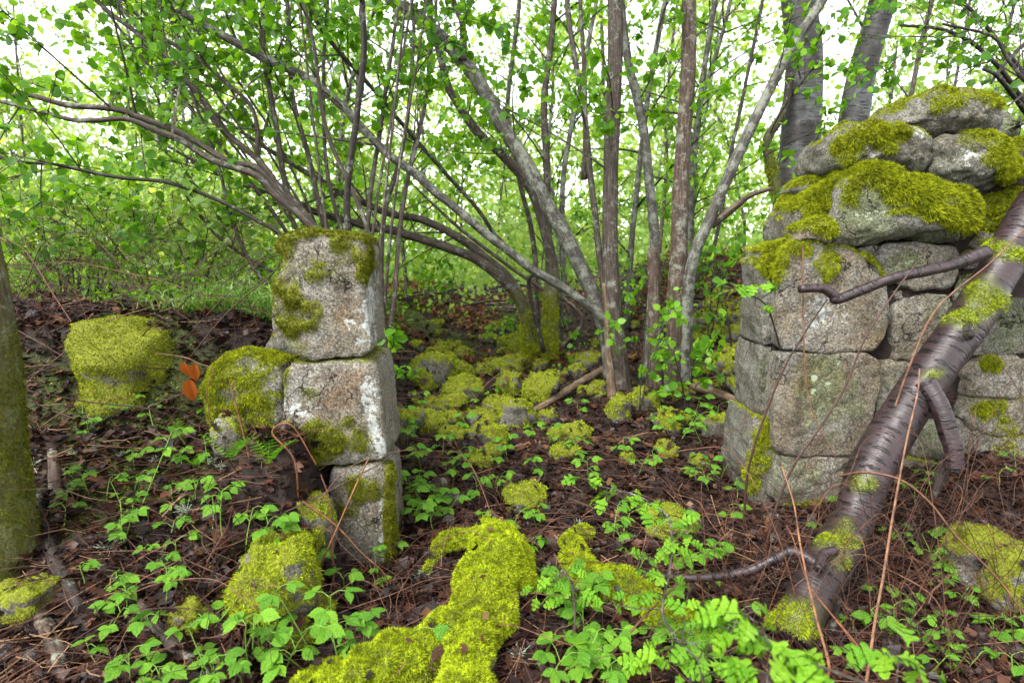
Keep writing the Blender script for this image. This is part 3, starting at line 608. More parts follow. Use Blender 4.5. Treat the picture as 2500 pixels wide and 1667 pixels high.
#%%PART2
# ------------------------------------------------------------------ mossy boulders and rocks
ONTOP = []
def rock(name, c, rx, ry, rz, seed, label, cat, group=None, mat='granite_grey', moss=0.9, mmat='moss_bright', mdens=None, mlen=None, mwid=None, res=(26, 38), sink=0.25, mossbias=0.0, greenb=(), bare=()):
    res = (20, 30) if res == (26, 38) and c[1] > 3.4 else res
    """a rock lying on the ground at c (x, y, ground z) with half sizes rx, ry, rz"""
    nu, nv = res
    th = np.linspace(0.02, PI - 0.02, nu); ph = np.linspace(0, 2 * PI, nv, endpoint=False)
    T, Ph = np.meshgrid(th, ph, indexing='ij')
    D = np.stack([np.sin(T) * np.cos(Ph), np.sin(T) * np.sin(Ph), np.cos(T)], 2).reshape(-1, 3)
    so_ = np.array([seed * 3.1, seed * 1.7, seed * 0.9])
    rad = 1 + 0.42 * fbm(D * 1.2 + so_, 2, seed) + 0.22 * fbm(D * 2.9 + so_, 3, seed + 1) + 0.25 * (np.abs(fbm(D * 1.9 + so_ * 2, 2, seed + 2)) - 0.15)
    Dd = np.sign(D) * np.abs(D) ** 0.82
    V = Dd * rad[:, None] * np.array([rx, ry, rz]) + np.asarray(c) + np.array([0, 0, rz * (1 - 2 * sink)])
    i = np.arange(nu - 1)[:, None] * nv; j = np.arange(nv)[None, :]; jn = (j + 1) % nv
    F = np.concatenate([np.stack([i + j, i + nv + j, i + nv + jn], 2).reshape(-1, 3), np.stack([i + j, i + nv + jn, i + jn], 2).reshape(-1, 3)])
    V = np.vstack([V, V[:nv].mean(0), V[-nv:].mean(0)]); k = nu * nv; jj = np.arange(nv)
    F = np.vstack([F, np.stack([np.full(nv, k), jj, (jj + 1) % nv], 1), np.stack([np.full(nv, k + 1), k - nv + (jj + 1) % nv, k - nv + jj], 1)])
    N_ = vnormals(V, F); nz = fbm(V * (1.2 / max(rx, .05)) + so_, 3, seed + 4)
    m = np.clip(moss * sstep(-0.15 - mossbias, 0.55 - mossbias, N_[:, 2] + 1.2 * nz), 0, 1)
    if bare: m = m * (1 - blob(V, bare))
    V = V + N_ * (m * (0.25 + 0.3 * nz) * 0.10 * min(rx, rz))[:, None]
    V = V + N_ * (m * 0.020 * fbm(V * 30, 2, seed))[:, None]
    o = obj(name, mesh(name, V, F, M[mat], {'moss': m, 'lichen': np.zeros(len(V)), 'stain': np.zeros(len(V)), 'green': blob(V, greenb)}, True, c), None, c)
    tag(o, label, cat, group)
    Yd = max(c[1], 1.5)
    a_, b_ = scatter(V, F, np.clip(N_[:, 2], 0, 1), 4 if Yd > 2.7 else 7); ONTOP.append((a_, b_))
    mdens = mdens or min(110000, 2.6 / (0.0019 * Yd * 0.0065 * Yd) * 0.9)
    pxv = V[:, 2] > c[2] - 0.05
    moss_part(o, c, V, F, m * pxv, mdens, mlen or 0.0042 * Yd, mwid or 0.0016 * Yd, M[mmat], 0.5, 1.4)
    return o
def z3(x, y): return (900 + 0.3188 * x, 650 + 0.3188 * y)
def z5(x, y): return (1400 + 0.3189 * x, 650 + 0.3189 * y)
def z6(x, y): return (500 + 0.3827 * x, 1150 + 0.3827 * y)
def z7(x, y): return (1200 + 0.3616 * x, 1100 + 0.3616 * y)
def z8(x, y): return (1800 + 0.3616 * x, 1100 + 0.3616 * y)
def z9(x, y): return (0.3616 * x, 1100 + 0.3616 * y)
def rock_px(name, cx, cy, w_, h_, seed, label, cat, group=None, **kw):
    p = PG(cx, cy + h_ * 0.30)
    m = mpp(p[1]) * (0.98 if name == 'mossy_rock' else 1.0); rx = w_ * 0.5 * m; rz = h_ * 0.60 * m
    return rock(name, p + np.array([0, rx * 0.4, 0]), rx, rx * 0.95, rz, seed, label, cat, group, **kw)
MID = [(520, 850, 330, 260), (530, 720, 200, 120), (430, 900, 180, 150), (720, 1010, 300, 170), (630, 1090, 240, 150), (1090, 780, 190, 160), (1075, 940, 190, 190), (1310, 985, 290, 240),
       (1130, 1190, 280, 230), (1000, 1100, 250, 130), (1200, 1100, 110, 70), (890, 800, 150, 100), (930, 760, 110, 60), (1320, 770, 110, 90), (1390, 870, 150, 100), (1480, 850, 90, 80), (1590, 830, 140, 110),
       (1670, 740, 120, 60), (1540, 710, 90, 50), (1050, 670, 100, 60), (1160, 690, 70, 50), (370, 620, 90, 80), (600, 640, 100, 60), (730, 690, 150, 110), (470, 1250, 280, 180), (650, 1330, 200, 120),
       (950, 1340, 230, 140), (980, 1430, 150, 120), (850, 1520, 200, 120), (230, 1250, 150, 200), (1750, 960, 150, 120), (770, 560, 60, 40), (920, 570, 130, 60), (1600, 1330, 150, 90), (1500, 1450, 200, 120), (1640, 960, 90, 60)]
MID2 = [(910, 640, 150, 80), (880, 710, 120, 100), (1060, 700, 120, 60), (1250, 660, 150, 110), (1390, 590, 150, 110), (1230, 780, 120, 80), (1170, 840, 120, 70), (1270, 870, 90, 60), (1150, 540, 200, 90), (1180, 350, 150, 80),
        (1070, 950, 130, 100), (1300, 1180, 150, 160), (360, 1130, 200, 220), (560, 1060, 200, 150), (760, 1250, 220, 190), (1090, 1270, 200, 180), (720, 1430, 170, 110), (410, 1490, 100, 90), (970, 1530, 150, 100), (820, 990, 150, 100),
        (1380, 760, 90, 70), (1100, 470, 90, 50), (950, 520, 90, 50), (640, 780, 60, 40), (1290, 400, 120, 60), (1020, 610, 80, 50)]
lab_mid = 'cushion of yellow-green moss over a small rock on the path between gatepost and wall'
lab_bank = 'small mossy rock on the slope behind the wall end'
sd_ = 100
for (x, y, a, b) in MID:
    px, py = z3(x, y); sd_ += 1
    first = (x, y) == (520, 850)
    rock_px('mossy_rock', px, py, a * .3188, b * .3188, sd_, 'large mossy rock with a bare grey face beside the gatepost' if first else lab_mid, 'rock', None if first else 'mossy rocks strewn on the path',
            moss=0.95, mossbias=0.0 if first else rng.uniform(.05, .4), sink=rng.uniform(.12, .28), mmat=rng.choice(['moss', 'moss_bright', 'moss_bright', 'moss_bright']), bare=[(1065, 915, 26, 36)] if first else ())
for (x, y, a, b) in MID2:
    px, py = z5(x, y); sd_ += 1
    r_ = x > 850
    rock_px('mossy_rock', px, py, a * .3189, b * .3189, sd_, lab_bank if r_ else lab_mid, 'rock', 'mossy rocks on the slope behind the wall' if r_ else 'mossy rocks strewn on the path', moss=0.95, mossbias=rng.uniform(.05, .4), sink=rng.uniform(.12, .28), mmat=rng.choice(['moss', 'moss_bright', 'moss_bright', 'moss_bright']))
for k in range(92):
    px = rng.uniform(930, 1840) if k < 58 else rng.uniform(1660, 1860); py = rng.uniform(770, 1060) if px < 1700 else rng.uniform(700, 950); sd_ += 1
    s_ = (12 + 30 * rng.random() ** 1.5) * (1 + (py - 800) / 500)
    r_ = px > 1670
    rock_px('mossy_rock', px, py, s_ * rng.uniform(1.2, 1.9), s_, sd_, lab_bank if r_ else lab_mid, 'rock', 'mossy rocks on the slope behind the wall' if r_ else 'mossy rocks strewn on the path', moss=0.9, mossbias=rng.uniform(-.2, .3), sink=rng.uniform(.25, .45), mmat=rng.choice(['moss_bright', 'moss_bright', 'moss']), res=(16, 24))
p = P(345, 900, 3.12); p[2] = P(345, 990, 3.12)[2]
rock('mossy_boulder', p, 0.29, 0.30, 0.26, 331, 'big mossy boulder with a grey band set in the earth bank', 'boulder', mmat='moss', moss=1.0, mossbias=0.75, bare=[(280, 930, 45, 14, .6)], sink=0.16)
rock_px('mossy_stone', 650, 1430, 215, 165, 302, 'shaggy bright moss mound in front of the gatepost', 'mossy stone', mmat='moss_bright', mossbias=0.35, mlen=0.015, mwid=0.004, sink=0.35)
rock_px('mossy_stone', 700, 1540, 190, 60, 306, 'flat yellow moss hummock beside the mossy log', 'mossy stone', mmat='moss', mossbias=0.5, mlen=0.014, mwid=0.004)
rock_px('mossy_stone', 768, 1300, 90, 150, 311, 'upright mossy stone leaning on the gatepost foot', 'mossy stone', mossbias=0.2)
rock_px('mossy_stone', 833, 1240, 50, 36, 312, 'small green moss tuft on the gatepost foot', 'mossy stone', mossbias=0.5)
rock_px('mossy_stone', 455, 1520, 80, 90, 303, 'small dark mossy lump between the dead sticks', 'mossy stone', mmat='moss', mossbias=0.4)
rock_px('mossy_stone', 560, 1075, 70, 90, 304, 'grey stone with a mossy side under the wide lower gatepost block', 'mossy stone', mmat='moss', moss=0.7)
rock_px('mossy_stone', 1280, 1225, 110, 55, 305, 'low yellow moss hummock amid bramble shoots beyond the mossy log', 'mossy stone', mossbias=0.4)
rock_px('mossy_stone', 1640, 1290, 130, 45, 307, 'long low moss hummock above the bare fallen branch', 'mossy stone', mossbias=0.4)
rock_px('mossy_stone', 2420, 1385, 190, 150, 308, 'broad green moss mound right of the fallen tree', 'mossy stone', mmat='moss', mossbias=0.4)
rock_px('mossy_stone', 2480, 1440, 110, 150, 309, 'green moss lump against the broad moss mound', 'mossy stone', mmat='moss', mossbias=0.4)
rock_px('mossy_stone', 60, 1480, 130, 90, 310, 'bright moss tump at the foot of the mossy old trunk', 'mossy stone', mossbias=0.5)
for (x, y, a, b, nm) in ((1070, 1190, 40, 24, 'top'), (1105, 1230, 45, 35, 'mid'), (1095, 1275, 34, 26, 'low')):
    sd_ += 1
    rock_px('grey_stone', x, y, a, b, sd_, 'small bare grey stone in the litter beside the gatepost foot', 'stone', 'bare stones by the gatepost', moss=0.25, mat='granite')
print('rocks', time.time() - T0)

# ------------------------------------------------------------------ mossy logs in front
def log(name, label, cat, limbs, mat='bark_brown', moss=1.0, mmat='moss_bright', mlen=0.02, mwid=0.0048, dens=110000, group=None, rough=0.25, mossbias=0.45, bl=()):
    """limbs: list of (part name, [(px,py)], [width px], lift) lying on the ground"""
    p0 = PG(*limbs[0][1][0])
    rt = root(name, p0, label, cat, group)
    for (pn, pts, wd, lift) in limbs:
        q = []
        for (x, y), w_ in zip(pts, wd):
            p = PG(x, y + w_ * 0.35); r = w_ * 0.5 * mpp(p[1]); p[2] += r * lift; p[1] += r * 0.3; q.append((*p, r))
        q = catmull(q, 14)
        V, F, uv = tube(q[:, :3], q[:, 3], 52, rough, 5)
        N_ = vnormals(V, F); nz = fbm(V * 9, 3, 77)
        m = np.clip(moss * sstep(-0.2 - mossbias, 0.5 - mossbias, N_[:, 2] + 0.8 * nz), 0, 1)
        V = V + N_ * (m * (0.045 * nz + 0.02 * fbm(V * 24, 2, 7)))[:, None]
        o = obj(pn, mesh(pn, V, F, M[mat], {'moss': m, 'tuv': uv}, True, p0), rt)
        a_, b_ = scatter(V, F, np.clip(N_[:, 2], 0, 1), 14); ONTOP.append((a_, b_))
        if moss > 0.2: moss_part(o, p0, V, F, m, dens, mlen, mwid, M[mmat], 0.5, 1.4)
    return rt
log('mossy_log', 'thick arching log wrapped in bright yellow-green moss, forked at its foot', 'log', [
    ('trunk', [(1125, 1720), (1140, 1640), (1160, 1550), (1195, 1455), (1222, 1390), (1215, 1340), (1170, 1318), (1105, 1328), (1065, 1362), (1040, 1400)], [165, 165, 170, 170, 158, 125, 85, 54, 36, 22], 0.8),
    ('branch', [(1140, 1530), (1070, 1580), (980, 1635), (880, 1680), (780, 1720), (700, 1760)], [125, 160, 175, 180, 175, 160], 0.5)], mlen=0.014, mwid=0.0042, dens=150000, rough=0.5)
log('mossy_log', 'shorter moss-covered log beside the bare fallen branch and hawthorn shoots', 'log', [
    ('trunk', [(1440, 1300), (1400, 1310), (1395, 1355), (1435, 1400), (1495, 1430), (1570, 1475), (1640, 1520), (1720, 1570)], [40, 50, 62, 78, 86, 90, 90, 80], 0.5)], mlen=0.014, mwid=0.0042, dens=150000, rough=0.5, mossbias=0.15)

# ------------------------------------------------------------------ stems on the ground: dead sticks and branches
def stick(name, label, cat, pts, wd, mat, group=None, lift=0.5, moss=0.0, depth=None):
    q = []
    for k, ((x, y), w_) in enumerate(zip(pts, wd)):
        if depth is None: p = PG(x, y)
        else: p = P(x, y, depth[k])
        r = w_ * 0.5 * mpp(p[1]); p[2] += r * lift; q.append((*p, r))
    q = catmull(q, 6)
    V, F, uv = tube(q[:, :3], q[:, 3], 12, 0.18, len(name) + int(pts[0][0]))
    N_ = vnormals(V, F); m = moss * sstep(-0.1, 0.5, N_[:, 2] + fbm(V * 14, 3, 5))
    o = obj(name, mesh(name, V, F, M[mat], {'tuv': uv, 'moss': m}, True, q[0, :3]), None, q[0, :3])
    tag(o, label, cat, group)
    if moss > 0.2: moss_part(o, q[0, :3], V, F, m, 70000, 0.014, 0.004, M['moss'])
    return o
stick('fallen_branch', 'dark glossy branch end half hidden under hawthorn leaves', 'branch', [(1850, 1605), (1770, 1630), (1690, 1662), (1600, 1700)], [20, 26, 30, 28], 'cherry')
stick('dead_stick', 'short upright-looking rotten stick near the old mossy trunk, under the bank', 'stick', [z9(360, 20), z9(375, 200), z9(395, 500)], [24, 27, 30], 'bark_brown')
stick('dead_stick', 'long purplish dead stick lying beside the old mossy trunk', 'stick', [z9(270, 330), z9(310, 560), z9(380, 780), z9(460, 930), z9(560, 1130)], [22, 28, 32, 32, 26], 'bark_dark')
stick('dead_stick', 'thick broken stick with peeling bark below the purplish one', 'stick', [z9(210, 960), z9(290, 1170), z9(360, 1330), z9(410, 1500)], [34, 40, 44, 42], 'bark_brown')
stick('dead_stick', 'long grey stick with tufts of lichen slanting across the leaf litter', 'stick', [z9(670, 780), z9(840, 950), z9(1000, 1150), z9(1230, 1400), z9(1500, 1560)], [20, 26, 29, 32, 26], 'bark')
stick('fallen_branch', 'straight dead branch leaning on the foot of the hazel clump', 'branch', [z3(1235, 1165), z3(1450, 1040), z3(1640, 930), z3(1840, 820)], [15, 18, 19, 20], 'wood', lift=1.6)
stick('fallen_branch', 'short dark dead branch poking out beneath a mossy rock', 'branch', [z3(985, 1180), z3(930, 1225), z3(860, 1300)], [10, 13, 12], 'bark_dark', lift=1.2)
stick('fallen_branch', 'peeling reddish dead branch between hazel clump and wall', 'branch', [z5(900, 960), z5(1040, 1010), z5(1200, 1070), z5(1340, 1110)], [18, 24, 22, 16], 'wood', lift=1.3)
stick('fallen_branch', 'dark wet stick propped under the hazel clump', 'branch', [z5(540, 890), z5(620, 990), z5(690, 1090)], [10, 12, 9], 'bark_dark', lift=2.5)
for k in range(16):
    x = rng.uniform(1030, 1300); y = rng.uniform(722, 772); a = rng.uniform(-0.25, 0.35)
    L = rng.uniform(40, 110)
    stick('brush_branch', 'bare grey branch in the brush pile before the mossy-footed hazel', 'branch', [(x - L, y - L * a * .3), (x, y + rng.uniform(-5, 5)), (x + L, y + L * a * .4)], [4, 6, 4], 'bark_dark' if k % 2 else 'bark', 'branches in the brush pile', lift=rng.uniform(2, 14))

# ------------------------------------------------------------------ fallen tree
def fallen():
    p0 = PG(1945, 1540)
    rt = root('fallen_tree', p0, 'fallen purple-brown tree with dark bark marks leaning over the stone wall', 'fallen tree')
    def limb(pn, pts, sides=24, rough=0.06, mb=(), seed=0, mat='cherry', lm='moss_bright'):
        jit = np.random.default_rng(int(pts[0][0])); q = catmull([(*(P(x, y, Y) + jit.normal(size=3) * .012), w_ * jit.uniform(.93, 1.08) * (0.40 if w_ > 60 else 0.48) * mpp(Y)) for x, y, Y, w_ in pts], 10)
        V, F, uv = tube(q[:, :3], q[:, 3], sides, rough, seed)
        N_ = vnormals(V, F); nz = fbm(V * 22, 3, 11)
        m = np.clip(blob(V, mb) * sstep(-0.35, 0.2, N_[:, 2] + 0.4 * nz - 0.3 * (N_[:, 1] > 0.3)) * (1 + nz), 0, 1)
        V = V + N_ * (m * 0.012 * (1 + nz))[:, None]
        o = obj(pn, mesh(pn, V, F, M[mat], {'tuv': uv, 'moss': m}, True, p0), rt)
        moss_part(o, p0, V, F, m, 120000, 0.013, 0.0040, M[lm], 0.5, 1.5)
        return o
    limb('trunk', [(1925, 1575, 2.02, 140), (1960, 1500, 2.08, 138), (2025, 1372, 2.24, 136), (2080, 1270, 2.36, 132), (2125, 1170, 2.46, 128), (2190, 1035, 2.58, 122), (2290, 890, 2.68, 122), (2375, 760, 2.77, 120), (2450, 650, 2.85, 120), (2530, 530, 2.93, 114), (2620, 385, 3.02, 92), (2690, 260, 3.1, 60), (2730, 190, 3.14, 22)],
         34, 0.10, [(2408, 735, 48, 48), (2345, 780, 42, 24), (2275, 915, 24, 12, .8), (2105, 1175, 30, 22, .7), (2040, 1320, 55, 22, .9), (2060, 1290, 25, 25, .7), (1930, 1520, 75, 60), (2425, 605, 40, 22, .9), (2470, 620, 40, 20, .7), (2060, 1370, 25, 20, .6)])
    limb('branch', [(2410, 625, 2.80, 34), (2340, 650, 2.78, 28), (2256, 660, 2.77, 25), (2185, 678, 2.76, 25), (2106, 706, 2.75, 25), (2050, 722, 2.74, 26), (2024, 726, 2.74, 27), (2000, 708, 2.74, 22), (1955, 698, 2.74, 22)], 14, 0.12)
    limb('branch', [(2255, 930, 2.58, 52), (2290, 985, 2.52, 48), (2315, 1060, 2.48, 44), (2328, 1110, 2.46, 42), (2335, 1150, 2.44, 40)], 18, 0.08)
    limb('peeled_bark', [(2305, 1110, 2.5, 22), (2292, 1160, 2.5, 26), (2285, 1215, 2.5, 16)], 9, 0.5, mat='bark_dark')
    limb('branch', [(1985, 1362, 2.2, 38), (1941, 1353, 2.22, 30), (1900, 1364, 2.24, 27), (1815, 1382, 2.26, 25), (1706, 1400, 2.28, 23), (1598, 1400, 2.3, 20), (1520, 1392, 2.32, 17)], 14, 0.08)
    limb('branch_stub', [(2035, 1345, 2.16, 28), (2010, 1362, 2.12, 27), (1992, 1380, 2.10, 24)], 12, 0.1)
    limb('prop_root', [(2035, 1460, 2.12, 32), (2030, 1530, 2.10, 30), (2022, 1600, 2.08, 24)], 12, 0.25, mat='bark_dark')
    limb('knot', [(2352, 800, 2.67, 36), (2356, 806, 2.64, 30), (2358, 810, 2.62, 12)], 12, 0.2, mat='bark_dark')
fallen()
print('fallen', time.time() - T0)

# ------------------------------------------------------------------ trees
LEAFME = {}
def leaf_me(kind, mat):
    if (kind, mat) not in LEAFME:
        T = {'round': LEAF_ROUND, 'ovate': LEAF_OVATE, 'lobed': LEAF_LOBED}[kind]
        LEAFME[(kind, mat)] = mesh('leaf', T[0], T[1], M[mat])
    return LEAFME[(kind, mat)]
def polyline_at(q, L, s):
    return np.stack([np.interp(s, L, q[:, k]) for k in range(3)], -1)
def tree(name, label, stems, group=None, mat='bark', leafmat='leaf', nb=10, bl=(0.5, 1.2), nt=5, lp=7, lsize=0.06, t0=0.25, moss=0.0, single=80, sides=10, up=0.35, template=None, seed=0, part='stem', cat='tree', yspread=1.0, twr=1.0, keep=None):
    """stems: dict(pts=[(px,py,depth)], w=(base,top) widths in photo pixels). Branches, twigs and leaves grow from them."""
    r = np.random.default_rng(1000 + seed)
    first = stems[0]['pts'][0]
    b = P(*first) if len(first) == 3 else np.array(first[:3])
    b[2] = G(b[0], b[1])[0]
    rt = root(name, b, label, cat, group)
    tw = MB(); LP, LA, LN, LS = [], [], [], []
    for si, st in enumerate(stems):
        pp = [P(*p) for p in st['pts']]
        if st.get('grow', True):
            k = len(pp) - 1; d = norm(pp[k] - pp[k - 1])
            pp.append(pp[k] + d * 0.9 + np.array([0, 0, 0.15])); pp.append(pp[k + 1] + d * 0.9 + np.array([0, 0, 0.3]))
        q = catmull(pp, 7); n = len(q)
        L = np.concatenate([[0], np.cumsum(np.linalg.norm(np.diff(q, axis=0), axis=1))])
        w0, w1 = st['w']; Ym = np.mean([p[1] for p in pp])
        f = np.linspace(0, 1, n)
        rad = (w0 + (w1 - w0) * f ** 0.8) * 0.5 * mpp(Ym)
        if st.get('grow', True): rad *= np.clip((1 - f) / 0.25 + 0.25, 0.25, 1)
        rad = rad * (1 + st.get('flare', 0.35) * np.exp(-L / 0.18))
        q2 = q + (0.012 * np.stack([fbm(np.stack([L * 2.2, L * 0 + 3 * j + si, L * 0], 1), 3, seed + 31 * si + j) for j in range(3)], 1))
        V, F, uv = tube(q2, rad, sides, 0.14, seed + si)
        mm = np.zeros(len(V))
        if moss > 0 or 'moss' in st:
            N_ = vnormals(V, F); h = V[:, 2] - q2[0, 2]
            mm = np.clip(max(moss, st.get('moss', 0)) * sstep(st.get('mossh', 1.1), 0.2, h + 0.5 * fbm(V * 5, 3, seed)) * (0.8 + 0.9 * fbm(V * 11, 3, seed + 2)), 0, 1)
        o = obj(st.get('name', part), mesh(part, V, F, M[st.get('mat', mat)], {'tuv': uv, 'moss': mm}, True, b), rt)
        if 'label' in st: o['label'] = st['label']
        if mm.max() > 0.4: moss_part(o, b, V, F, mm, 38000 if b[1] < 3 else 25000, 0.014 if b[1] < 3 else 0.026, 0.005 if b[1] < 3 else 0.008, M['moss_dark'] if b[1] < 3 else M['moss'])
        # branches
        nbr = int(st.get('nb', nb))
        for _ in range(nbr):
            s = L[-1] * r.uniform(st.get('t0', t0), 1.0)
            a = polyline_at(q2, L, s); tn = norm(polyline_at(q2, L, min(s + 0.05, L[-1])) - polyline_at(q2, L, max(s - 0.05, 0)))
            d = r.normal(size=3); d[1] *= yspread; d = d - tn * np.dot(d, tn); d = norm(norm(d) * 0.85 + tn * r.uniform(0.1, 0.9) + np.array([0, 0, up * r.uniform(0, 1.6)]))
            bln = r.uniform(*bl); m = 6
            bend = r.normal(size=3) * 0.35
            tt = np.linspace(0, 1, m)[:, None]
            bp = a + d * bln * tt + bend * bln * 0.4 * tt ** 2 - np.array([0, 0, 0.10]) * bln * tt ** 2
            br = np.interp(s, L, rad)
            r0 = min(br * 0.5, 0.011 * bln * twr)
            V, F, uv = tube(bp, r0 * np.linspace(1, 0.3, m), 3, cap=False); tw.add(V, F, tuv=uv, moss=np.zeros(len(V)))
            BL = np.linspace(0, 1, m)
            for k in range(nt):
                u = r.uniform(0.2, 1.0); ta = np.array([np.interp(u, BL, bp[:, j]) for j in range(3)])
                dd = norm(d + r.normal(size=3) * 0.75 + np.array([0, 0, 0.1])); tl = bln * r.uniform(0.25, 0.55)
                tp = ta + dd * tl * np.linspace(0, 1, 4)[:, None] - np.array([0, 0, 0.14]) * tl * np.linspace(0, 1, 4)[:, None] ** 2
                V, F, uv = tube(tp, 0.0035 * twr * np.linspace(1, 0.45, 4), 3, cap=False); tw.add(V, F, tuv=uv, moss=np.zeros(len(V)))
                nl = r.poisson(lp)
                if nl:
                    v = r.uniform(0.1, 1.05, nl)[:, None]
                    lpnt = ta + dd * tl * v - np.array([0, 0, 0.14]) * tl * v ** 2
                    ax = norm(dd * 0.5 + r.normal(size=(nl, 3)) * 0.7 + np.array([0, 0, -0.55]))
                    LP.append(lpnt + ax * 0.012); LA.append(ax); LN.append(norm(r.normal(size=(nl, 3)) + np.array([0, -0.5, 0.6])))
                    LS.append(lsize * r.uniform(0.55, 1.25, nl))
    if tw.V:
        tag(obj('twigs', tw.mesh('twigs', M['bark_dark'] if mat != 'bark' else M['bark'], b), rt), kind='stuff')
    if LP:
        LP, LA, LN, LS = map(np.concatenate, (LP, LA, LN, LS))
        if keep is not None:
            px, py = project(LP); ok = keep(px, py, LP); LP, LA, LN, LS = LP[ok], LA[ok], LN[ok], LS[ok]
        dist = np.linalg.norm(LP - np.array([0, 0, CAMZ]), axis=1); px, py = project(LP)
        inf = (px > 0) & (px < 2500) & (py > 0) & (py < 1667) & (LP[:, 1] > 0.5)
        order = np.argsort(np.where(inf, dist / LS, 1e9)); one = order[:single]; rest = order[single:]
        me = leaf_me('round', leafmat)
        for i in one:
            lo = obj('leaf', me, rt); lo.matrix_local = Matrix.Translation([-float(c) for c in b]) @ leaf_matrix(LP[i], LA[i], LN[i], LS[i])
        V, F, rv = leaves(template or LEAF_ROUND_LOW, LP[rest], LA[rest], LN[rest], LS[rest], r=r)
        tag(obj('crown', mesh('crown', V, F, M[leafmat], {'rnd': rv}, False, b), rt), kind='stuff')
        global NLEAF
        NLEAF += len(LP)
    return rt
NLEAF = 0
def S(pts, Y, w, dY=0.0, **kw):
    n = len(pts)
    return dict(pts=[(x, y, Y + dY * k / max(n - 1, 1)) for k, (x, y) in enumerate(pts)], w=w, **kw)
Y_A = 5.1
tree('hazel_tree', 'multi-stemmed hazel clump with straight and leaning trunks between the gatepost and the wall', [
    S([(1520, 975), (1508, 860), (1495, 700), (1490, 500), (1495, 300), (1500, 120), (1500, 0)], Y_A, (46, 30), 0.0, nb=7),
    S([(1500, 985), (1488, 880), (1480, 760), (1473, 690)], Y_A - .05, (26, 8), 0.0, nb=0, grow=False, mat='wood', name='split_stem', label='pale split dead stem beside the upright trunk'),
    S([(1640, 970), (1645, 850), (1652, 700), (1662, 500), (1672, 300), (1680, 120), (1682, 0)], Y_A, (50, 28), 0.1, nb=7, mat='bark_brown', flare=0.15),
    S([(1595, 955), (1600, 850), (1598, 720), (1594, 605)], Y_A + .02, (40, 26), 0, nb=0, grow=False, mat='bark_brown', name='broken_stem', label='broken reddish stump stem without a top'),
    S([(1668, 945), (1678, 760), (1692, 640), (1735, 535), (1797, 388), (1850, 277), (1927, 125), (2007, 0)], Y_A, (34, 20), -0.2, nb=9, mat='bark_grey'),
    S([(1735, 548), (1790, 510), (1835, 478), (1885, 462)], Y_A - .05, (20, 10), -.2, nb=0, grow=False, mat='bark_brown', name='dead_branch'),
    S([(1580, 930), (1592, 750), (1599, 603), (1581, 402), (1566, 290), (1537, 170), (1519, 45), (1515, -40)], Y_A + .15, (26, 17), 0.4, nb=8, mat='bark_grey'),
    S([(1500, 940), (1485, 780), (1470, 670), (1443, 446), (1425, 268), (1398, 112), (1385, 0)], Y_A + .1, (18, 11), 0.5, nb=8),
    S([(1500, 920), (1474, 790), (1434, 690), (1376, 571), (1327, 482), (1282, 393), (1229, 312), (1179, 214), (1130, 147), (1068, 85), (1001, 27), (956, 0)], Y_A + .2, (38, 28), 0.8, nb=12, mat='bark_grey', t0=0.3),
    S([(1495, 830), (1470, 775), (1430, 742), (1362, 694), (1304, 661), (1246, 616), (1193, 576), (1130, 522), (1068, 473), (1014, 424), (947, 375), (878, 304), (840, 262), (759, 196), (640, 140), (530, 80), (410, 10)], Y_A + .1, (24, 17), -0.5, nb=13, mat='bark_grey', t0=0.4),
    S([(1130, 147), (1128, 60), (1105, 0)], 5.8, (15, 10), 0.2, nb=4),
    S([(1630, 930), (1690, 700), (1740, 620), (1800, 300), (1850, 60)], Y_A + .3, (10, 7), 0.5, nb=8, mat='bark_dark'),
    S([(1427, 440), (1427, 200), (1416, 0)], 5.5, (11, 8), 0.1, nb=4),
], mat='bark', nb=8, bl=(0.5, 1.2), nt=5, lp=8, lsize=0.066, t0=0.35, single=200, seed=1)
Y_C = float(PG(1290, 885)[1])
tree('hazel_tree', 'mossy-footed hazel with low arching limbs beyond the strewn rocks', [
    S([(1292, 885), (1288, 800), (1276, 746), (1235, 691), (1166, 634), (1086, 603), (1014, 580), (952, 562), (880, 550)], Y_C, (32, 16), -0.6, nb=8, moss=1.0),
    S([(1300, 880), (1290, 780), (1246, 687), (1170, 616), (1112, 576), (1032, 536), (960, 522), (900, 500)], Y_C, (26, 14), -0.4, nb=8, moss=.8),
    S([(1340, 870), (1345, 760), (1353, 670), (1322, 527), (1291, 451), (1228, 379), (1170, 326), (1130, 272), (1095, 214), (1070, 120)], Y_C, (32, 14), 0.2, nb=10, moss=1.0),
    S([(1330, 870), (1338, 700), (1340, 600), (1335, 420), (1330, 250), (1345, 100)], Y_C, (22, 12), 0.4, nb=9, moss=.6),
    S([(1305, 875), (1310, 700), (1295, 550), (1265, 420), (1240, 260), (1260, 80)], Y_C + .2, (14, 9), 0.4, nb=9),
    S([(1350, 870), (1375, 700), (1372, 600), (1380, 400), (1430, 150)], Y_C + .2, (18, 9), 0.4, nb=9, mat='bark_grey'),
    S([(1330, 860), (1290, 700), (1300, 660), (1215, 580), (1166, 509), (1086, 420), (996, 317), (880, 183), (800, 90)], Y_C - .3, (10, 9), -0.9, nb=8, t0=.4, mat='bark_dark'),
    S([(1350, 865), (1420, 790), (1390, 740), (1300, 690)], Y_C + .1, (12, 8), 0, nb=2, mat='bark_brown'),
], mat='bark', bl=(0.6, 1.4), nt=5, lp=9, lsize=0.074, t0=0.35, single=60, seed=2)
Y_D = 4.3
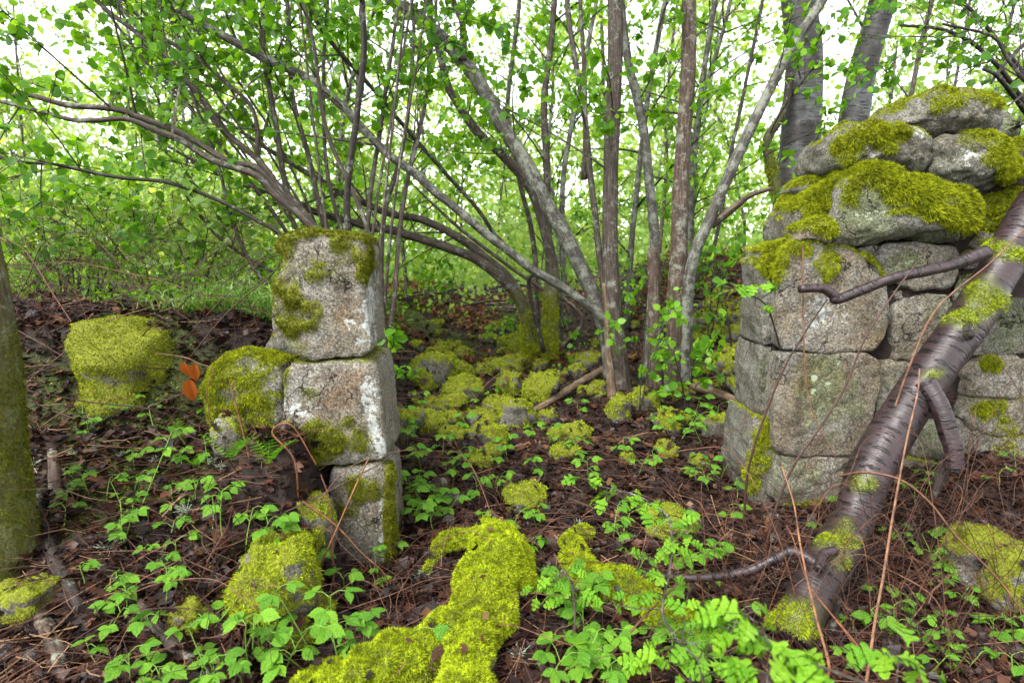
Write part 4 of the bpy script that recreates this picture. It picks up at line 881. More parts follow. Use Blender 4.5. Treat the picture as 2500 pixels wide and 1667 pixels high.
D = [
    S([(905, 900), (880, 740), (849, 571), (849, 446), (871, 290), (889, 134), (885, 0)], Y_D - .4, (30, 17), -0.3, nb=7, mat='bark_dark'),
    S([(860, 850), (830, 640), (781, 571), (670, 473), (625, 428), (513, 388), (446, 344), (384, 321), (308, 290), (214, 295), (120, 280)], Y_D, (34, 12), -0.4, nb=12),
    S([(850, 850), (800, 620), (696, 491), (625, 410), (558, 397), (446, 330), (335, 286), (277, 268), (165, 259), (67, 232), (0, 230)], Y_D + .1, (30, 14), -0.5, nb=12),
    S([(860, 850), (790, 600), (690, 470), (634, 393), (536, 308), (491, 241), (446, 192), (402, 138), (290, 49), (245, 9)], Y_D + .2, (28, 12), -0.2, nb=11),
    S([(865, 850), (780, 570), (660, 430), (629, 380), (629, 321), (612, 259), (549, 201), (487, 147), (379, 80), (312, 13)], Y_D + .3, (20, 10), 0.1, nb=10),
    S([(870, 850), (790, 600), (720, 500), (696, 446), (670, 290), (643, 134), (640, 0)], Y_D + .4, (26, 14), 0.3, nb=10),
    S([(880, 850), (830, 650), (780, 500), (759, 402), (714, 223), (700, 0)], Y_D + .5, (22, 12), 0.6, nb=10),
    S([(885, 850), (850, 620), (800, 420), (790, 200), (800, 0)], Y_D + .6, (16, 9), 0.6, nb=9),
    S([(900, 870), (890, 650), (905, 480), (930, 300), (960, 100), (970, 0)], Y_D + .3, (20, 9), 0.6, nb=9),
    S([(920, 890), (930, 700), (940, 520), (985, 350), (1010, 120), (1005, 0)], Y_D + .4, (22, 8), 0.8, nb=9),
    S([(930, 900), (960, 740), (975, 560), (1000, 420), (1040, 250), (1050, 60)], Y_D + .3, (18, 8), 0.8, nb=9),
    S([(940, 920), (935, 780), (915, 640), (885, 520), (800, 330), (770, 130), (740, 0)], Y_D + .1, (22, 9), 0.0, nb=8),
    S([(880, 850), (760, 640), (600, 520), (430, 450), (280, 430), (130, 400), (20, 390)], Y_D, (18, 9), -0.6, nb=12, mat='bark_dark'),
    S([(870, 850), (720, 700), (560, 600), (490, 530), (440, 450)], Y_D + .2, (13, 6), 0, nb=6, mat='bark_dark', grow=False),
    S([(860, 850), (700, 740), (620, 660), (560, 520), (530, 400), (460, 200), (420, 30)], Y_D + .1, (16, 8), 0.2, nb=9),
]
for d_ in D: d_['w'] = (d_['w'][0] * .68, d_['w'][1] * .68)
for k in range(12):
    tx = rng.uniform(250, 1080); bx = rng.uniform(820, 940)
    D.append(S([(bx, 860), (bx + (tx - bx) * .18, 640), (bx + (tx - bx) * .5, 400), (tx, rng.uniform(-40, 160))], Y_D + rng.uniform(-.1, .7), (rng.uniform(6, 10), 4), rng.uniform(-.3, .6), nb=5))
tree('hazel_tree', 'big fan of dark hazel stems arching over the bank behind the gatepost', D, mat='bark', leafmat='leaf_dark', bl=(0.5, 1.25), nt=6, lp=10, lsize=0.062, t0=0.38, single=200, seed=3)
# birches behind the wall
Y_E = 6.2
tree('birch_tree', 'thick grey birch trunk with a dark scar behind the wall', [
    S([(1920, 700), (1925, 590), (1945, 480), (1958, 300), (1962, 150), (1950, 0), (1940, -200)], Y_E, (98, 66), 0.0, nb=12, moss=0.8, mossh=1.4, flare=0.2, t0=0.3),
    S([(1935, 700), (1915, 560), (1900, 491), (1878, 393), (1873, 339), (1913, 268), (1930, 180)], Y_E - .25, (34, 16), 0.1, nb=3, mat='bark_dark', moss=.9, mossh=2.4, name='side_stem', grow=False)],
    mat='birch', bl=(0.8, 1.6), nt=5, lp=7, lsize=0.062, single=40, seed=5, sides=22, part='trunk')
tree('birch_tree', 'leaning dark ringed birch trunk between the thick birch and the top boulder', [
    S([(2030, 720), (2050, 450), (2079, 312), (2105, 179), (2128, 89), (2154, 0), (2200, -200)], Y_E + .3, (72, 50), -0.2, nb=10, t0=0.3)],
    mat='birch', bl=(0.8, 1.6), nt=5, lp=7, lsize=0.062, single=40, seed=6, sides=20, part='trunk')
tree('birch_tree', 'slim birch whose leafy branches hang over the top of the wall', [
    S([(2620, 700), (2600, 400), (2560, 100), (2540, -150)], 5.0, (40, 24), 0.0, nb=0, t0=.2),
    S([(2600, 420), (2450, 180), (2330, 80), (2200, 60)], 5.0, (12, 6), -.3, nb=9, t0=.3, grow=False, name='branch'),
    S([(2590, 300), (2400, 60), (2300, -20), (2150, -30)], 4.7, (10, 5), .2, nb=9, t0=.3, grow=False, name='branch'),
    S([(2590, 300), (2470, 160), (2420, 90), (2300, 60)], 4.2, (10, 5), 0, nb=9, t0=.3, grow=False, name='branch')],
    mat='bark_dark', leafmat='leaf_dark', bl=(0.4, 0.8), nt=4, lp=4, lsize=0.06, single=120, seed=8, sides=12, part='trunk')
stick('dead_branch', 'bare crooked dead branch rising behind the top boulder', 'branch', [(2606, 420), (2520, 300), (2440, 195), (2400, 170)], [14, 11, 9, 6], 'bark_dark', depth=[5.0, 4.6, 4.2, 4.0])
stick('dead_branch', 'thin bare branch crossing the sky beside the top boulder', 'branch', [(2552, 60), (2480, 130), (2440, 175), (2420, 205)], [9, 8, 7, 5], 'bark_dark', depth=[5.0, 4.6, 4.3, 4.1])
stick('dead_branch', 'thin forked dead twig over the boulder shoulder', 'branch', [(2578, 190), (2510, 225), (2462, 260)], [7, 6, 4], 'bark_dark', depth=[5.0, 4.5, 4.2])
# old mossy trunk at the edge
tree('old_trunk', 'old leaning trunk thick with dark moss under the bank', [
    S([(10, 1640), (0, 1450), (-30, 1200), (-45, 1000), (-70, 750), (-110, 550), (-190, 200), (-260, -100)], 2.15, (210, 120), 0.0, nb=0, moss=0.72, mossh=3.5, flare=0.2, grow=False)],
    mat='bark_brown', seed=9, sides=30, single=0, cat='tree trunk', part='trunk')
def sapling(name, label, group, base_px, Y, H, ns, seed, leafmat, **kw):
    r = np.random.default_rng(seed); x = (base_px - CX) / FPX * Y; b0 = np.array([x, Y, float(G(x, Y)[0])]); st = []
    for k in range(ns):
        l = r.normal(0, .45, 2); pts = []
        for f in (0, .35, .7, 1):
            p_ = b0 + np.array([l[0] * H * f ** 1.4, l[1] * H * .6 * f ** 1.4, H * f * r.uniform(.9, 1.05)]); a, c = project(p_[None]); pts.append((float(a[0]), float(c[0]), float(p_[1])))
        wpx = r.uniform(.010, .02) * FPX / Y; st.append(dict(pts=pts, w=(wpx, wpx * .5), grow=False, flare=.1, **kw.get('st', {})))
    kw = {k_: v for k_, v in kw.items() if k_ != 'st'}
    tree(name, label, st, group, mat='bark_dark', leafmat=leafmat, single=kw.pop('single', 20), seed=seed, t0=kw.pop('t0', .25), sides=5, cat='shrub', **kw)
for k in range(15):
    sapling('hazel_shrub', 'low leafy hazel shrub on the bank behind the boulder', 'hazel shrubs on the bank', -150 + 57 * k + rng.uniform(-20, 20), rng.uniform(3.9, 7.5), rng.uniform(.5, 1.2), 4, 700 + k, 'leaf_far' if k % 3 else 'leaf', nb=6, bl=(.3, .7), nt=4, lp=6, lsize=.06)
for k, (px, Y, H) in enumerate(((960, 3.7, .6), (1570, 4.6, .9), (1730, 5.6, 1.1), (1800, 5.2, 1.0), (1690, 4.5, .6), (1400, 6.6, .8), (1480, 7.5, 1.0), (1600, 7.5, 1.3), (1100, 9.5, 1.2), (1720, 7.2, 1.4), (1850, 7.5, 1.4))):
    sapling('hazel_sapling', 'young hazel sapling with a few sprays of fresh round leaves', 'hazel saplings around the path', px, Y, H, 2, 750 + k, 'leaf', nb=5, bl=(.2, .5), nt=3, lp=4, lsize=.065)
# slender background trees
lab_bg = 'slender young tree with thin pale-green foliage in the wood behind'
for k in range(58):
    r = np.random.default_rng(500 + k)
    Y = r.uniform(7.5, 17); px = r.uniform(-300, 2700)
    if 700 < px < 1250 and r.random() < 0.45: Y = r.uniform(12, 20)
    x = (px - CX) / FPX * Y; z = float(G(x, Y)[0])
    pts = []
    H = r.uniform(4.5, 8.0); lx, ly = r.normal(0, 0.5), r.normal(0, 0.3)
    base = np.array([x, Y, z])
    def w2p(p):
        a, c = project(p[None]); return (float(a[0]), float(c[0]), float(p[1]))
    for f in (0, 0.25, 0.5, 0.75, 1):
        pts.append(w2p(base + np.array([lx * f * f * 1.6 + r.normal(0, 0.06), ly * f, H * f])))
    wpx = r.uniform(0.05, 0.11) * FPX / Y
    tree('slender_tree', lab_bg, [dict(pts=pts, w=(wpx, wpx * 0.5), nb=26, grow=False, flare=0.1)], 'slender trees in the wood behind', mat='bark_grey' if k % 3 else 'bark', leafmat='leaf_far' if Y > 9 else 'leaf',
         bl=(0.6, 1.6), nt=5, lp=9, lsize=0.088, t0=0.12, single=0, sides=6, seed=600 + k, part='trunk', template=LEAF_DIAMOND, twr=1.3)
print('trees', NLEAF, time.time() - T0)

# ------------------------------------------------------------------ far wood and undergrowth
def cloud(name, label, cat, n, fx, mat, size, T=LEAF_DIAMOND, droop=-0.4, seed=0):
    r = np.random.default_rng(seed); pts = fx(r, n)
    ax = norm(r.normal(size=(len(pts), 3)) + np.array([0, 0, droop])); nn = norm(r.normal(size=(len(pts), 3)) + np.array([0, -0.4, 0.5]))
    V, F, rv = leaves(T, pts, ax, nn, size * r.uniform(0.6, 1.4, len(pts)), r=r)
    return tag(obj(name, mesh(name, V, F, M[mat], {'rnd': rv}, False)), label, cat, None, 'stuff')
def far_wood(r, n):
    out = []
    while sum(map(len, out)) < n:
        Y = 14 * (45 / 14) ** r.random(n); x = r.uniform(-1.15, 1.15, n) * Y
        h = r.random(n) ** 1.3 * (3.0 + 5.5 * vnoise(np.stack([x * 0.25, Y * 0.2, np.zeros(n)], 1), 5))
        p = np.stack([x, Y, G(x, Y) + 0.05 + h], 1)
        k = vnoise(p * np.array([0.7, 0.5, 0.7]), 8) + 0.28 * np.exp(-h / 1.2) > 0.52
        out.append(p[k])
    return np.concatenate(out)[:n]
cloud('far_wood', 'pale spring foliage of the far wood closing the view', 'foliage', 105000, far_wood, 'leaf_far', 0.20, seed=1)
def under(r, n):
    Y = 3.75 * (11 / 3.75) ** r.random(n); x = -0.95 - r.random(n) * (1.1 * Y)
    k = vnoise(np.stack([x * 1.5, Y * 1.5, np.zeros(n)], 1), 12) > 0.5
    x, Y = x[k], Y[k]
    h = 0.05 + 0.55 * r.random(len(x)) ** 2 * sstep(3.3, 5, Y) + 0.1 * r.random(len(x))
    return np.stack([x, Y, G(x, Y) + h], 1)
cloud('undergrowth', 'low green herbs covering the top of the bank', 'undergrowth', 9000, under, 'leaf', 0.055, seed=2, droop=0.1)
def under2(r, n):
    Y = 6 * (16 / 6) ** r.random(n); x = r.uniform(-0.25, 0.95, n) * Y
    k = vnoise(np.stack([x * 1.2, Y * 1.2, np.zeros(n)], 1), 14) > 0.52
    x, Y = x[k], Y[k]
    return np.stack([x, Y, G(x, Y) + 0.04 + 0.3 * r.random(len(x)) ** 2.5 * sstep(6, 9, Y)], 1)
cloud('undergrowth', 'sparse small herbs on the forest floor beyond the rocks', 'undergrowth', 3500, under2, 'leaf', 0.055, seed=3, droop=0.1)
def midleaf(r, n):
    Y = r.uniform(6.5, 10.5, n); x = r.uniform(-1.0, 1.0, n) * Y
    p = np.stack([x, Y, G(x, Y) + 0.5 + 1.1 * r.random(n)], 1)
    return p[vnoise(p * np.array([0.9, 0.6, 1.6]), 31) > 0.56]
cloud('sapling_foliage', 'loose layer of fresh sapling leaves low in the wood', 'foliage', 16000, midleaf, 'leaf_far', 0.08, seed=4)
# grass
gt = MB()
for (cx, cy, n, sp, hl) in ((575, 775, 420, 0.22, 0.22), (490, 785, 120, 0.15, 0.15), (1080, 770, 250, 0.5, 0.14), (660, 800, 250, 0.12, 0.2), (1700, 720, 200, 0.5, 0.14)):
    c = PG(cx, cy); a = c[None, :2] + rng.normal(size=(n, 2)) * sp
    a[:, 1] = np.maximum(a[:, 1], 3.2 if cx < 700 else 4)
    pt = np.stack([a[:, 0], a[:, 1], G(a[:, 0], a[:, 1])], 1)
    l = hl * rng.uniform(0.5, 1.3, n)[:, None]; d = norm(np.stack([rng.normal(0, .45, n), rng.normal(0, .45, n), np.ones(n)], 1)); s_ = norm(np.cross(d, rng.normal(size=(n, 3)))) * 0.003
    m1 = pt + d * l * .55; tp = pt + d * l + np.stack([d[:, 0], d[:, 1], -0.5 * np.ones(n)], 1) * l * .5
    V = np.stack([pt - s_, pt + s_, m1 - s_, m1 + s_, tp], 1).reshape(-1, 3); i = np.arange(n)[:, None] * 5
    gt.add(V, np.concatenate([i + [0, 1, 3], i + [0, 3, 2], i + [2, 3, 4]]), rnd=np.repeat(rng.random(n), 5))
tag(obj('grass', gt.mesh('grass', M['grass'], smooth=False)), 'tufts of fresh green grass on the bank and forest floor', 'grass', None, 'stuff')

# ------------------------------------------------------------------ leaf litter and twigs on the ground
n = 120000
Y = 1.3 * (13 / 1.3) ** (rng.random(n) ** 1.05); x = rng.uniform(-1.15, 1.15, n) * (Y + 0.5)
keep_ = ~((x < -1.2) & (Y > 6)); x, Y = x[keep_], Y[keep_]; n = len(x)
pt = np.stack([x, Y, G(x, Y) + rng.uniform(0.0, 0.022, n)], 1)
az = rng.uniform(0, 2 * PI, n); ax = np.stack([np.cos(az), np.sin(az), rng.normal(0, 0.35, n)], 1)
nn = norm(np.stack([rng.normal(0, .5, n), rng.normal(0, .5, n), np.ones(n)], 1))
ta = np.concatenate([q[0] for q in ONTOP]); tb = np.concatenate([q[1] for q in ONTOP]); k_ = len(ta)
pt = np.vstack([pt, ta + tb * 0.014]); ax = np.vstack([ax, norm(np.cross(tb, rng.normal(size=(k_, 3))))]); nn = np.vstack([nn, norm(tb + rng.normal(size=(k_, 3)) * .4)]); n += k_; Y = np.concatenate([Y, ta[:, 1]])
V, F, rv = leaves(LEAF_DEAD, pt, ax, nn, (0.018 + 0.018 * np.minimum(rng.exponential(1.0, n), 3.0)) * (1 + 0.06 * Y), rng.random(n))
tag(obj('leaf_litter', mesh('leaf_litter', V, F, M['litter'], {'rnd': rv}, False)), 'dark brown leaf litter covering the forest floor', 'leaf litter', None, 'stuff')
tl = MB(); n = 9500
Y = 1.3 * (12 / 1.3) ** rng.random(n); x = rng.uniform(-0.98, 0.98, n) * (Y + 0.3)
for i in range(n):
    if x[i] < -1.2 and Y[i] > 5: continue
    a = rng.uniform(0, 2 * PI); L = rng.uniform(0.06, 0.42) * (1 + 0.04 * Y[i]); c = np.array([x[i], Y[i], 0])
    d = np.array([math.cos(a), math.sin(a), 0]); t = np.linspace(-.5, .5, 4)[:, None]; e = rng.normal(size=3) * 0.12 * L
    q = c + d * L * t + e * (t ** 2 * 4); q[:, 2] = G(q[:, 0], q[:, 1]).mean() + 0.006 + rng.uniform(0, 0.04) + t[:, 0] * L * rng.normal(0, .22)
    V, F, _ = tube(q, np.full(4, rng.uniform(0.0007, 0.0019) * (1 + 0.12 * Y[i])), 3, cap=False)
    tl.add(V, F, rnd=np.full(len(V), rng.random()))
tag(obj('twig_litter', tl.mesh('twig_litter', M['twig'])), 'reddish dead twigs and stalks scattered over the litter', 'twigs', None, 'stuff')
n = 16000
Y = 6.2 * (13.5 / 6.2) ** rng.random(n); x = rng.uniform(-0.22, 0.45, n) * Y
kp = vnoise(np.stack([x * .9, Y * .7, np.zeros(n)], 1), 61) > 0.40; x, Y = x[kp], Y[kp]; n = len(x)
pt = np.stack([x, Y, G(x, Y) + rng.random(n) ** 2 * 0.16], 1)
V, F, rv = leaves(LEAF_DEAD, pt, norm(rng.normal(size=(n, 3)) + np.array([0, 0, .3])), norm(rng.normal(size=(n, 3)) + np.array([0, -.6, .8])), rng.uniform(.025, .075, n), rng.random(n))
tag(obj('dead_bracken', mesh('dead_bracken', V, F, M['bracken'], {'rnd': rv}, False)), 'rust-brown dead bracken on the slope at the back of the path', 'bracken', None, 'stuff')
tg = MB()
def wisps(n, x0, x1, y0, y1, ymax, hmax, dep=None):
    for _ in range(n):
        b = PG(rng.uniform(x0, x1), rng.uniform(y0, y1)) if dep is None else None
        if b is None:
            b = P(rng.uniform(x0, x1), rng.uniform(y0, y1), rng.uniform(*dep)); b[2] = G(b[0], b[1])[0]
        a = rng.uniform(0, 2 * PI); L = rng.uniform(.25, 1.1); t = np.linspace(0, 1, 6)
        q = b + np.array([math.cos(a), .5 * math.sin(a), 0]) * L * t[:, None] + rng.normal(size=(6, 3)) * .025
        q[:, 2] = np.maximum(b[2] + rng.uniform(.1, hmax) * np.sin(t * rng.uniform(1.5, 2.9)), G(q[:, 0], q[:, 1]) + .005); q[0] = b
        if q[:, 1].max() > ymax or q[:, 1].min() < 1.5: continue
        V, F, _ = tube(catmull(q, 3), np.full(16, rng.uniform(.0006, .0015)), 3, cap=False); tg.add(V, F, rnd=np.full(len(V), rng.random() * .8))
wisps(260, 1750, 2540, 1180, 1660, 2.97, .7); wisps(300, -60, 640, 700, 940, 9, .7, (2.8, 4.6)); wisps(140, 20, 1000, 1020, 1640, 2.6, .3); wisps(120, 960, 1800, 1000, 1500, 9, .25)
tag(obj('cane_tangle', tg.mesh('cane_tangle', M['twig'])), 'tangle of thin wiry dead stems over the bank and around the fallen tree', 'dead stems', None, 'stuff')
# low moss over parts of the ground
msk = gm * (GV[:, 1] > 1.2) * (GV[:, 1] < 11) * (np.abs(GV[:, 0]) < GV[:, 1] + .3)
pt, nr = scatter(GV, grid_tris(len(gy), len(gx)), msk * (msk > .4) / (1 + 0.15 * np.abs(GV[:, 1])) ** 1, 60000)
bv, bf, rv, hv = blades(pt, nr, 0.022, 0.009, 0.6)
tag(obj('ground_moss', mesh('ground_moss', bv, bf, M['moss'], {'rnd': rv * .6 + hv * .4}, False)), 'thin moss spreading over the forest floor', 'moss', None, 'stuff')
print('litter', time.time() - T0)

# ------------------------------------------------------------------ canes
def cane(pts, w_, mat, label, group, name='dry_cane', thorns=False):
    q = catmull(np.asarray(pts), 6); n = len(q)
    V, F, uv = tube(q, w_ * np.linspace(1.0, 0.45, n), 5, cap=False)
    o = obj(name, mesh(name, V, F, M[mat], None, True, q[0]), None, q[0])
    return tag(o, label, 'cane', group)
def cane_px(pts, Y, wpx, mat, label, group=None, name='dry_cane'):
    Ys = np.linspace(Y[0], Y[1], len(pts)); pw = [P(x, y, d) for (x, y), d in zip(pts, Ys)]
    for e in (0, -1):
        g = G(pw[e][0], pw[e][1])[0]
        if .01 < pw[e][2] - g < .4 and pw[e][2] < pw[len(pw) // 2][2]: pw.insert(0 if e == 0 else len(pw), np.array([pw[e][0], pw[e][1] + .02, g - .01]))
    return cane(pw, wpx * .5 * mpp(np.mean(Ys)), mat, label, group, name)
cane_px([z8(870, 1560), z8(930, 1150), z8(985, 850), z8(1040, 500), z8(1100, 160), z8(1150, -100), (2240, 960), (2245, 900)], (1.75, 2.1), 8, 'cane', 'stout upright reddish dry cane crossing before the fallen trunk')
cane_px([z8(690, 170), z8(860, 145), z8(1100, 195), z8(1300, 350), z8(1480, 580), z8(1700, 800), z8(1850, 980), z8(2000, 1250)], (2.25, 1.75), 8, 'cane', 'stout arching brown cane sweeping down from the fallen trunk')
cane_px([z8(620, 1450), z8(540, 1150), z8(470, 850), z8(420, 600), z8(380, 350), z8(300, 100)], (1.8, 2.2), 8, 'cane_orange', 'thin orange-red cane standing before the low bare branch')
cane_px([z8(840, 1360), z8(650, 1120), z8(480, 890), z8(380, 600), z8(330, 500)], (1.85, 2.15), 6, 'cane_orange', 'pale orange bent cane beside the thin orange-red one')
cane_px([z7(670, 1550), z7(870, 1300), z7(1050, 1100), z7(1200, 950), z7(1330, 800)], (1.75, 2.2), 9, 'cane', 'dark red cane slanting over the shorter mossy log')
cane_px([(1880, 1290), (1930, 1150), (1990, 1060), (2060, 950), (2110, 830), (2180, 720), (2240, 640)], (2.5, 2.6), 8, 'cane_dark', 'long dark cane leaning up across the wall blocks')
cane_px([(1830, 1130), (1900, 930), (1960, 820), (2020, 730)], (2.85, 2.85), 7, 'cane_dark', 'dark forked cane in front of the wall corner')
cane_px([(1960, 600), (1965, 900), (1990, 1020), (2040, 1120)], (2.8, 2.7), 5, 'cane', 'pale thin cane hanging down the wall face')
cane_px([(2120, 1210), (2180, 1010), (2230, 870), (2290, 750), (2420, 640), (2500, 560)], (2.55, 2.55), 7, 'cane', 'brown cane crossing above the fallen trunk towards the boulders')
cane_px([(700, 1460), (760, 1420), (880, 1160), (900, 1120)], (2.2, 2.3), 7, 'cane_orange', 'snapped orange cane leaning on the gatepost foot')
cane_px([z6(150, 740), z6(210, 500), z6(260, 300), z6(290, 160)], (2.2, 2.3), 9, 'cane_orange', 'pale straw-coloured cane leaning by the shaggy moss mound')
cane_px([z6(820, 660), z6(815, 450), z6(800, 200), z6(740, 20)], (2.3, 2.35), 8, 'cane', 'pale bent cane standing before the gatepost foot')
cane_px([z6(-150, 520), z6(200, 390), z6(600, 220), z6(1030, 0), z6(1200, -100)], (2.2, 2.4), 6, 'cane_dark', 'long straight dark cane slanting before the gatepost')
cane_px([z6(620, 190), z6(830, 340), z6(1000, 520), z6(1150, 660)], (2.3, 2.35), 7, 'cane_orange', 'orange-red cane slanting down to the gatepost foot')
cane_px(z4((700, 1568), (560, 1400), (680, 1350), (840, 1600)), (2.35, 2.4), 6, 'cane_orange', 'bent orange cane doubled over before the gatepost')
cane_px(z4((400, 1500), (350, 1300), (310, 1150), (285, 1060)), (2.4, 2.42), 6, 'cane_orange', 'short orange stalk standing before the wide lower gatepost block')
lab_w = 'dry reddish-brown bramble cane in the tangle around the fallen tree'
for k in range(150):
    x = rng.uniform(1700, 2540); y = rng.uniform(1170, 1664); b = PG(x, y)
    a = rng.uniform(0, 2 * PI); L = rng.uniform(0.3, 1.25); h = rng.uniform(0.05, 0.9) * L; t = np.linspace(0, 1, 5)
    d = np.array([math.cos(a), 0.5 * math.sin(a), 0]); j = rng.normal(size=(5, 3)) * 0.03
    q = b + d * L * t[:, None] * 0.7 + j; q[:, 2] = np.maximum(b[2] + h * np.sin(t * rng.uniform(1.4, 3.0)) + j[:, 2] + 0.01, G(q[:, 0], q[:, 1]) + 0.008)
    q[0] = b
    if q[:, 1].max() > 2.95 or q[:, 1].min() < 1.5: continue
    cane(q, 0.0008 + 0.0007 * rng.exponential(), rng.choice(['cane', 'cane', 'cane_dark', 'cane_dark']), lab_w, 'canes tangled around the fallen tree')
lab_l = 'thin dry stalk lying or leaning in the litter before the gatepost and bank'
for k in range(48):
    x = rng.uniform(20, 1000); y = rng.uniform(1180, 1660); b = PG(x, y)
    a = rng.uniform(0, 2 * PI); L = rng.uniform(0.2, 0.8); h = rng.uniform(0.03, 0.5) * L; t = np.linspace(0, 1, 5)
    d = np.array([math.cos(a), 0.6 * math.sin(a), 0]); j = rng.normal(size=(5, 3)) * 0.02
    q = b + d * L * t[:, None] + j; q[:, 2] = np.maximum(b[2] + h * np.sin(t * rng.uniform(1.4, 3.0)) + 0.01, G(q[:, 0], q[:, 1]) + 0.008); q[0] = b
    if q[:, 1].max() > 2.5 or q[:, 1].min() < 1.5: continue
    cane(q, rng.uniform(0.0012, 0.0030), rng.choice(['cane', 'cane', 'cane_dark', 'cane_orange']), lab_l, 'dry stalks before the gatepost and bank')
lab_m = 'thin dry stalk among the mossy rocks and bramble shoots on the path'
for k in range(52):
    x = rng.uniform(960, 1850); y = rng.uniform(950, 1660); b = PG(x, y)
    a = rng.uniform(0, 2 * PI); L = rng.uniform(0.2, 0.8); h = rng.uniform(0.03, 0.5) * L; t = np.linspace(0, 1, 5)
    d = np.array([math.cos(a), 0.6 * math.sin(a), 0]); j = rng.normal(size=(5, 3)) * 0.02
    q = b + d * L * t[:, None] + j; q[:, 2] = np.maximum(b[2] + h * np.sin(t * rng.uniform(1.4, 3.0)) + 0.01, G(q[:, 0], q[:, 1]) + 0.008); q[0] = b
    if q[:, 1].min() < 1.5: continue
    cane(q, rng.uniform(0.0012, 0.0030) * (1 + .08 * b[1]), rng.choice(['cane', 'cane', 'cane_dark']), lab_m, 'dry stalks among the rocks on the path')
lab_b = 'long dark bramble cane arching over the mossy bank'
for k in range(62):
    x = rng.uniform(-60, 640); y = rng.uniform(740, 940); b = P(x, y, rng.uniform(2.75, 4.2)); b[2] = G(b[0], b[1])[0]
    sgn = rng.choice([-1, 1]); L = rng.uniform(0.7, 1.9); t = np.linspace(0, 1, 7); h = rng.uniform(0.1, 0.55)
    q = b + np.stack([sgn * L * t, 0.25 * rng.normal() * t, h * np.sin(t * rng.uniform(1.8, 3.0)) + 0.01], 1) + rng.normal(size=(7, 3)) * 0.02; q[0] = b
    q[:, 0] = np.minimum(q[:, 0], -1.25)
    cane(q, rng.uniform(0.0012, 0.0048), rng.choice(['cane_dark', 'cane_dark', 'cane']), lab_b, 'bramble canes over the bank')
print('canes', time.time() - T0)

# ------------------------------------------------------------------ plants
def plant(b, h, nl, size, seed, label, group, mat='plant', kind='ovate', name='bramble_shoot', cat='plant', lean=None, triple=True):
    r = np.random.default_rng(seed); rt = root(name, b, label, cat, group); me = leaf_me(kind, mat)
    sb = MB(); le = []
    d = np.array([r.normal(0, .3), r.normal(0, .25), 1.0]) if lean is None else np.asarray(lean, float)
    t = np.linspace(0, 1, 5)[:, None]; q = b + d * h * t + np.array([r.normal(0, .15), r.normal(0, .1), 0]) * h * t ** 2
    V, F, uv = tube(q, 0.0022 * np.linspace(1.2, .6, 5) * (1 + h), 5, cap=False); sb.add(V, F)
    for k in range(nl):
        u = 1.0 if k == 0 else r.uniform(0.35, 1.0); a = np.array([np.interp(u, t[:, 0], q[:, j]) for j in range(3)])
        az = k * 2.4 + r.uniform(-.5, .5); out = np.array([math.cos(az), math.sin(az), r.uniform(0.0, 0.55)]); pl = size * r.uniform(0.5, 1.1)
        e = a + norm(out) * pl; V, F, uv = tube(np.array([a, (a + e) / 2 + [0, 0, .01], e]), np.full(3, 0.0013), 4, cap=False); sb.add(V, F)
        for dz in ((0, 1.0, -1.0) if triple else (0,)):
            aa = az + dz * 1.15; ax = np.array([math.cos(aa), math.sin(aa), r.uniform(-0.35, 0.15)])
            nn = np.array([r.normal(0, .35), r.normal(0, .35) - 0.25, 1.0]); sz = size * (1.0 if dz == 0 else .85) * r.uniform(.8, 1.15)
            lo = obj('leaf', me, rt); lo.matrix_local = Matrix.Translation([-float(c) for c in b]) @ leaf_matrix(e, ax, nn, sz)
    obj('stem', sb.mesh('stem', M['stalk'], b), rt)
    return rt
lab_p = 'fresh green bramble shoot with toothed leaflets in the litter before the gatepost'
lab_q = 'fresh green bramble shoot with toothed leaflets between the mossy rocks and logs'
lab_r = 'fresh green bramble shoot in the tangle around the fallen tree'
PL = [(345, 1240, 190, 5, .042), (330, 1150, 60, 3, .036), (425, 1240, 55, 2, .045), (545, 1330, 130, 5, .046), (600, 1360, 110, 4, .045), (650, 1350, 90, 4, .044), (700, 1370, 80, 3, .046), (520, 1300, 80, 3, .04),
      (620, 1680, 120, 4, .052), (690, 1670, 130, 4, .055), (540, 1680, 90, 3, .05), (850, 1690, 150, 5, .052), (780, 1650, 120, 3, .055), (900, 1640, 80, 3, .045), (320, 1680, 80, 4, .05), (390, 1690, 60, 3, .05), (510, 1650, 120, 3, .045),
      (305, 1330, 100, 3, .036), (405, 1480, 110, 4, .04), (310, 1500, 90, 3, .036), (270, 1560, 70, 3, .036), (210, 1430, 60, 2, .036), (250, 1450, 50, 2, .036), (155, 1290, 50, 2, .036), (545, 1560, 70, 2, .05), (950, 1450, 40, 2, .036), (420, 1430, 60, 3, .036), (370, 1380, 50, 2, .036)]
for k in range(20): PL.append((rng.uniform(100, 520), rng.uniform(1010, 1300), rng.uniform(30, 80), int(rng.integers(2, 4)), rng.uniform(.028, .04)))
for k in range(26): PL.append((rng.uniform(120, 980), rng.uniform(1330, 1690), rng.uniform(40, 110), int(rng.integers(2, 5)), rng.uniform(.032, .05)))
for k, (x, y, h, nl, sz) in enumerate(PL):
    b = PG(x, y); h = h * (2.0 if 600 < x < 930 and y > 1600 else 1); plant(b, h * mpp(b[1]), nl + (h > 150), sz * 1.2, 2000 + k, lab_p, 'bramble shoots before the gatepost')
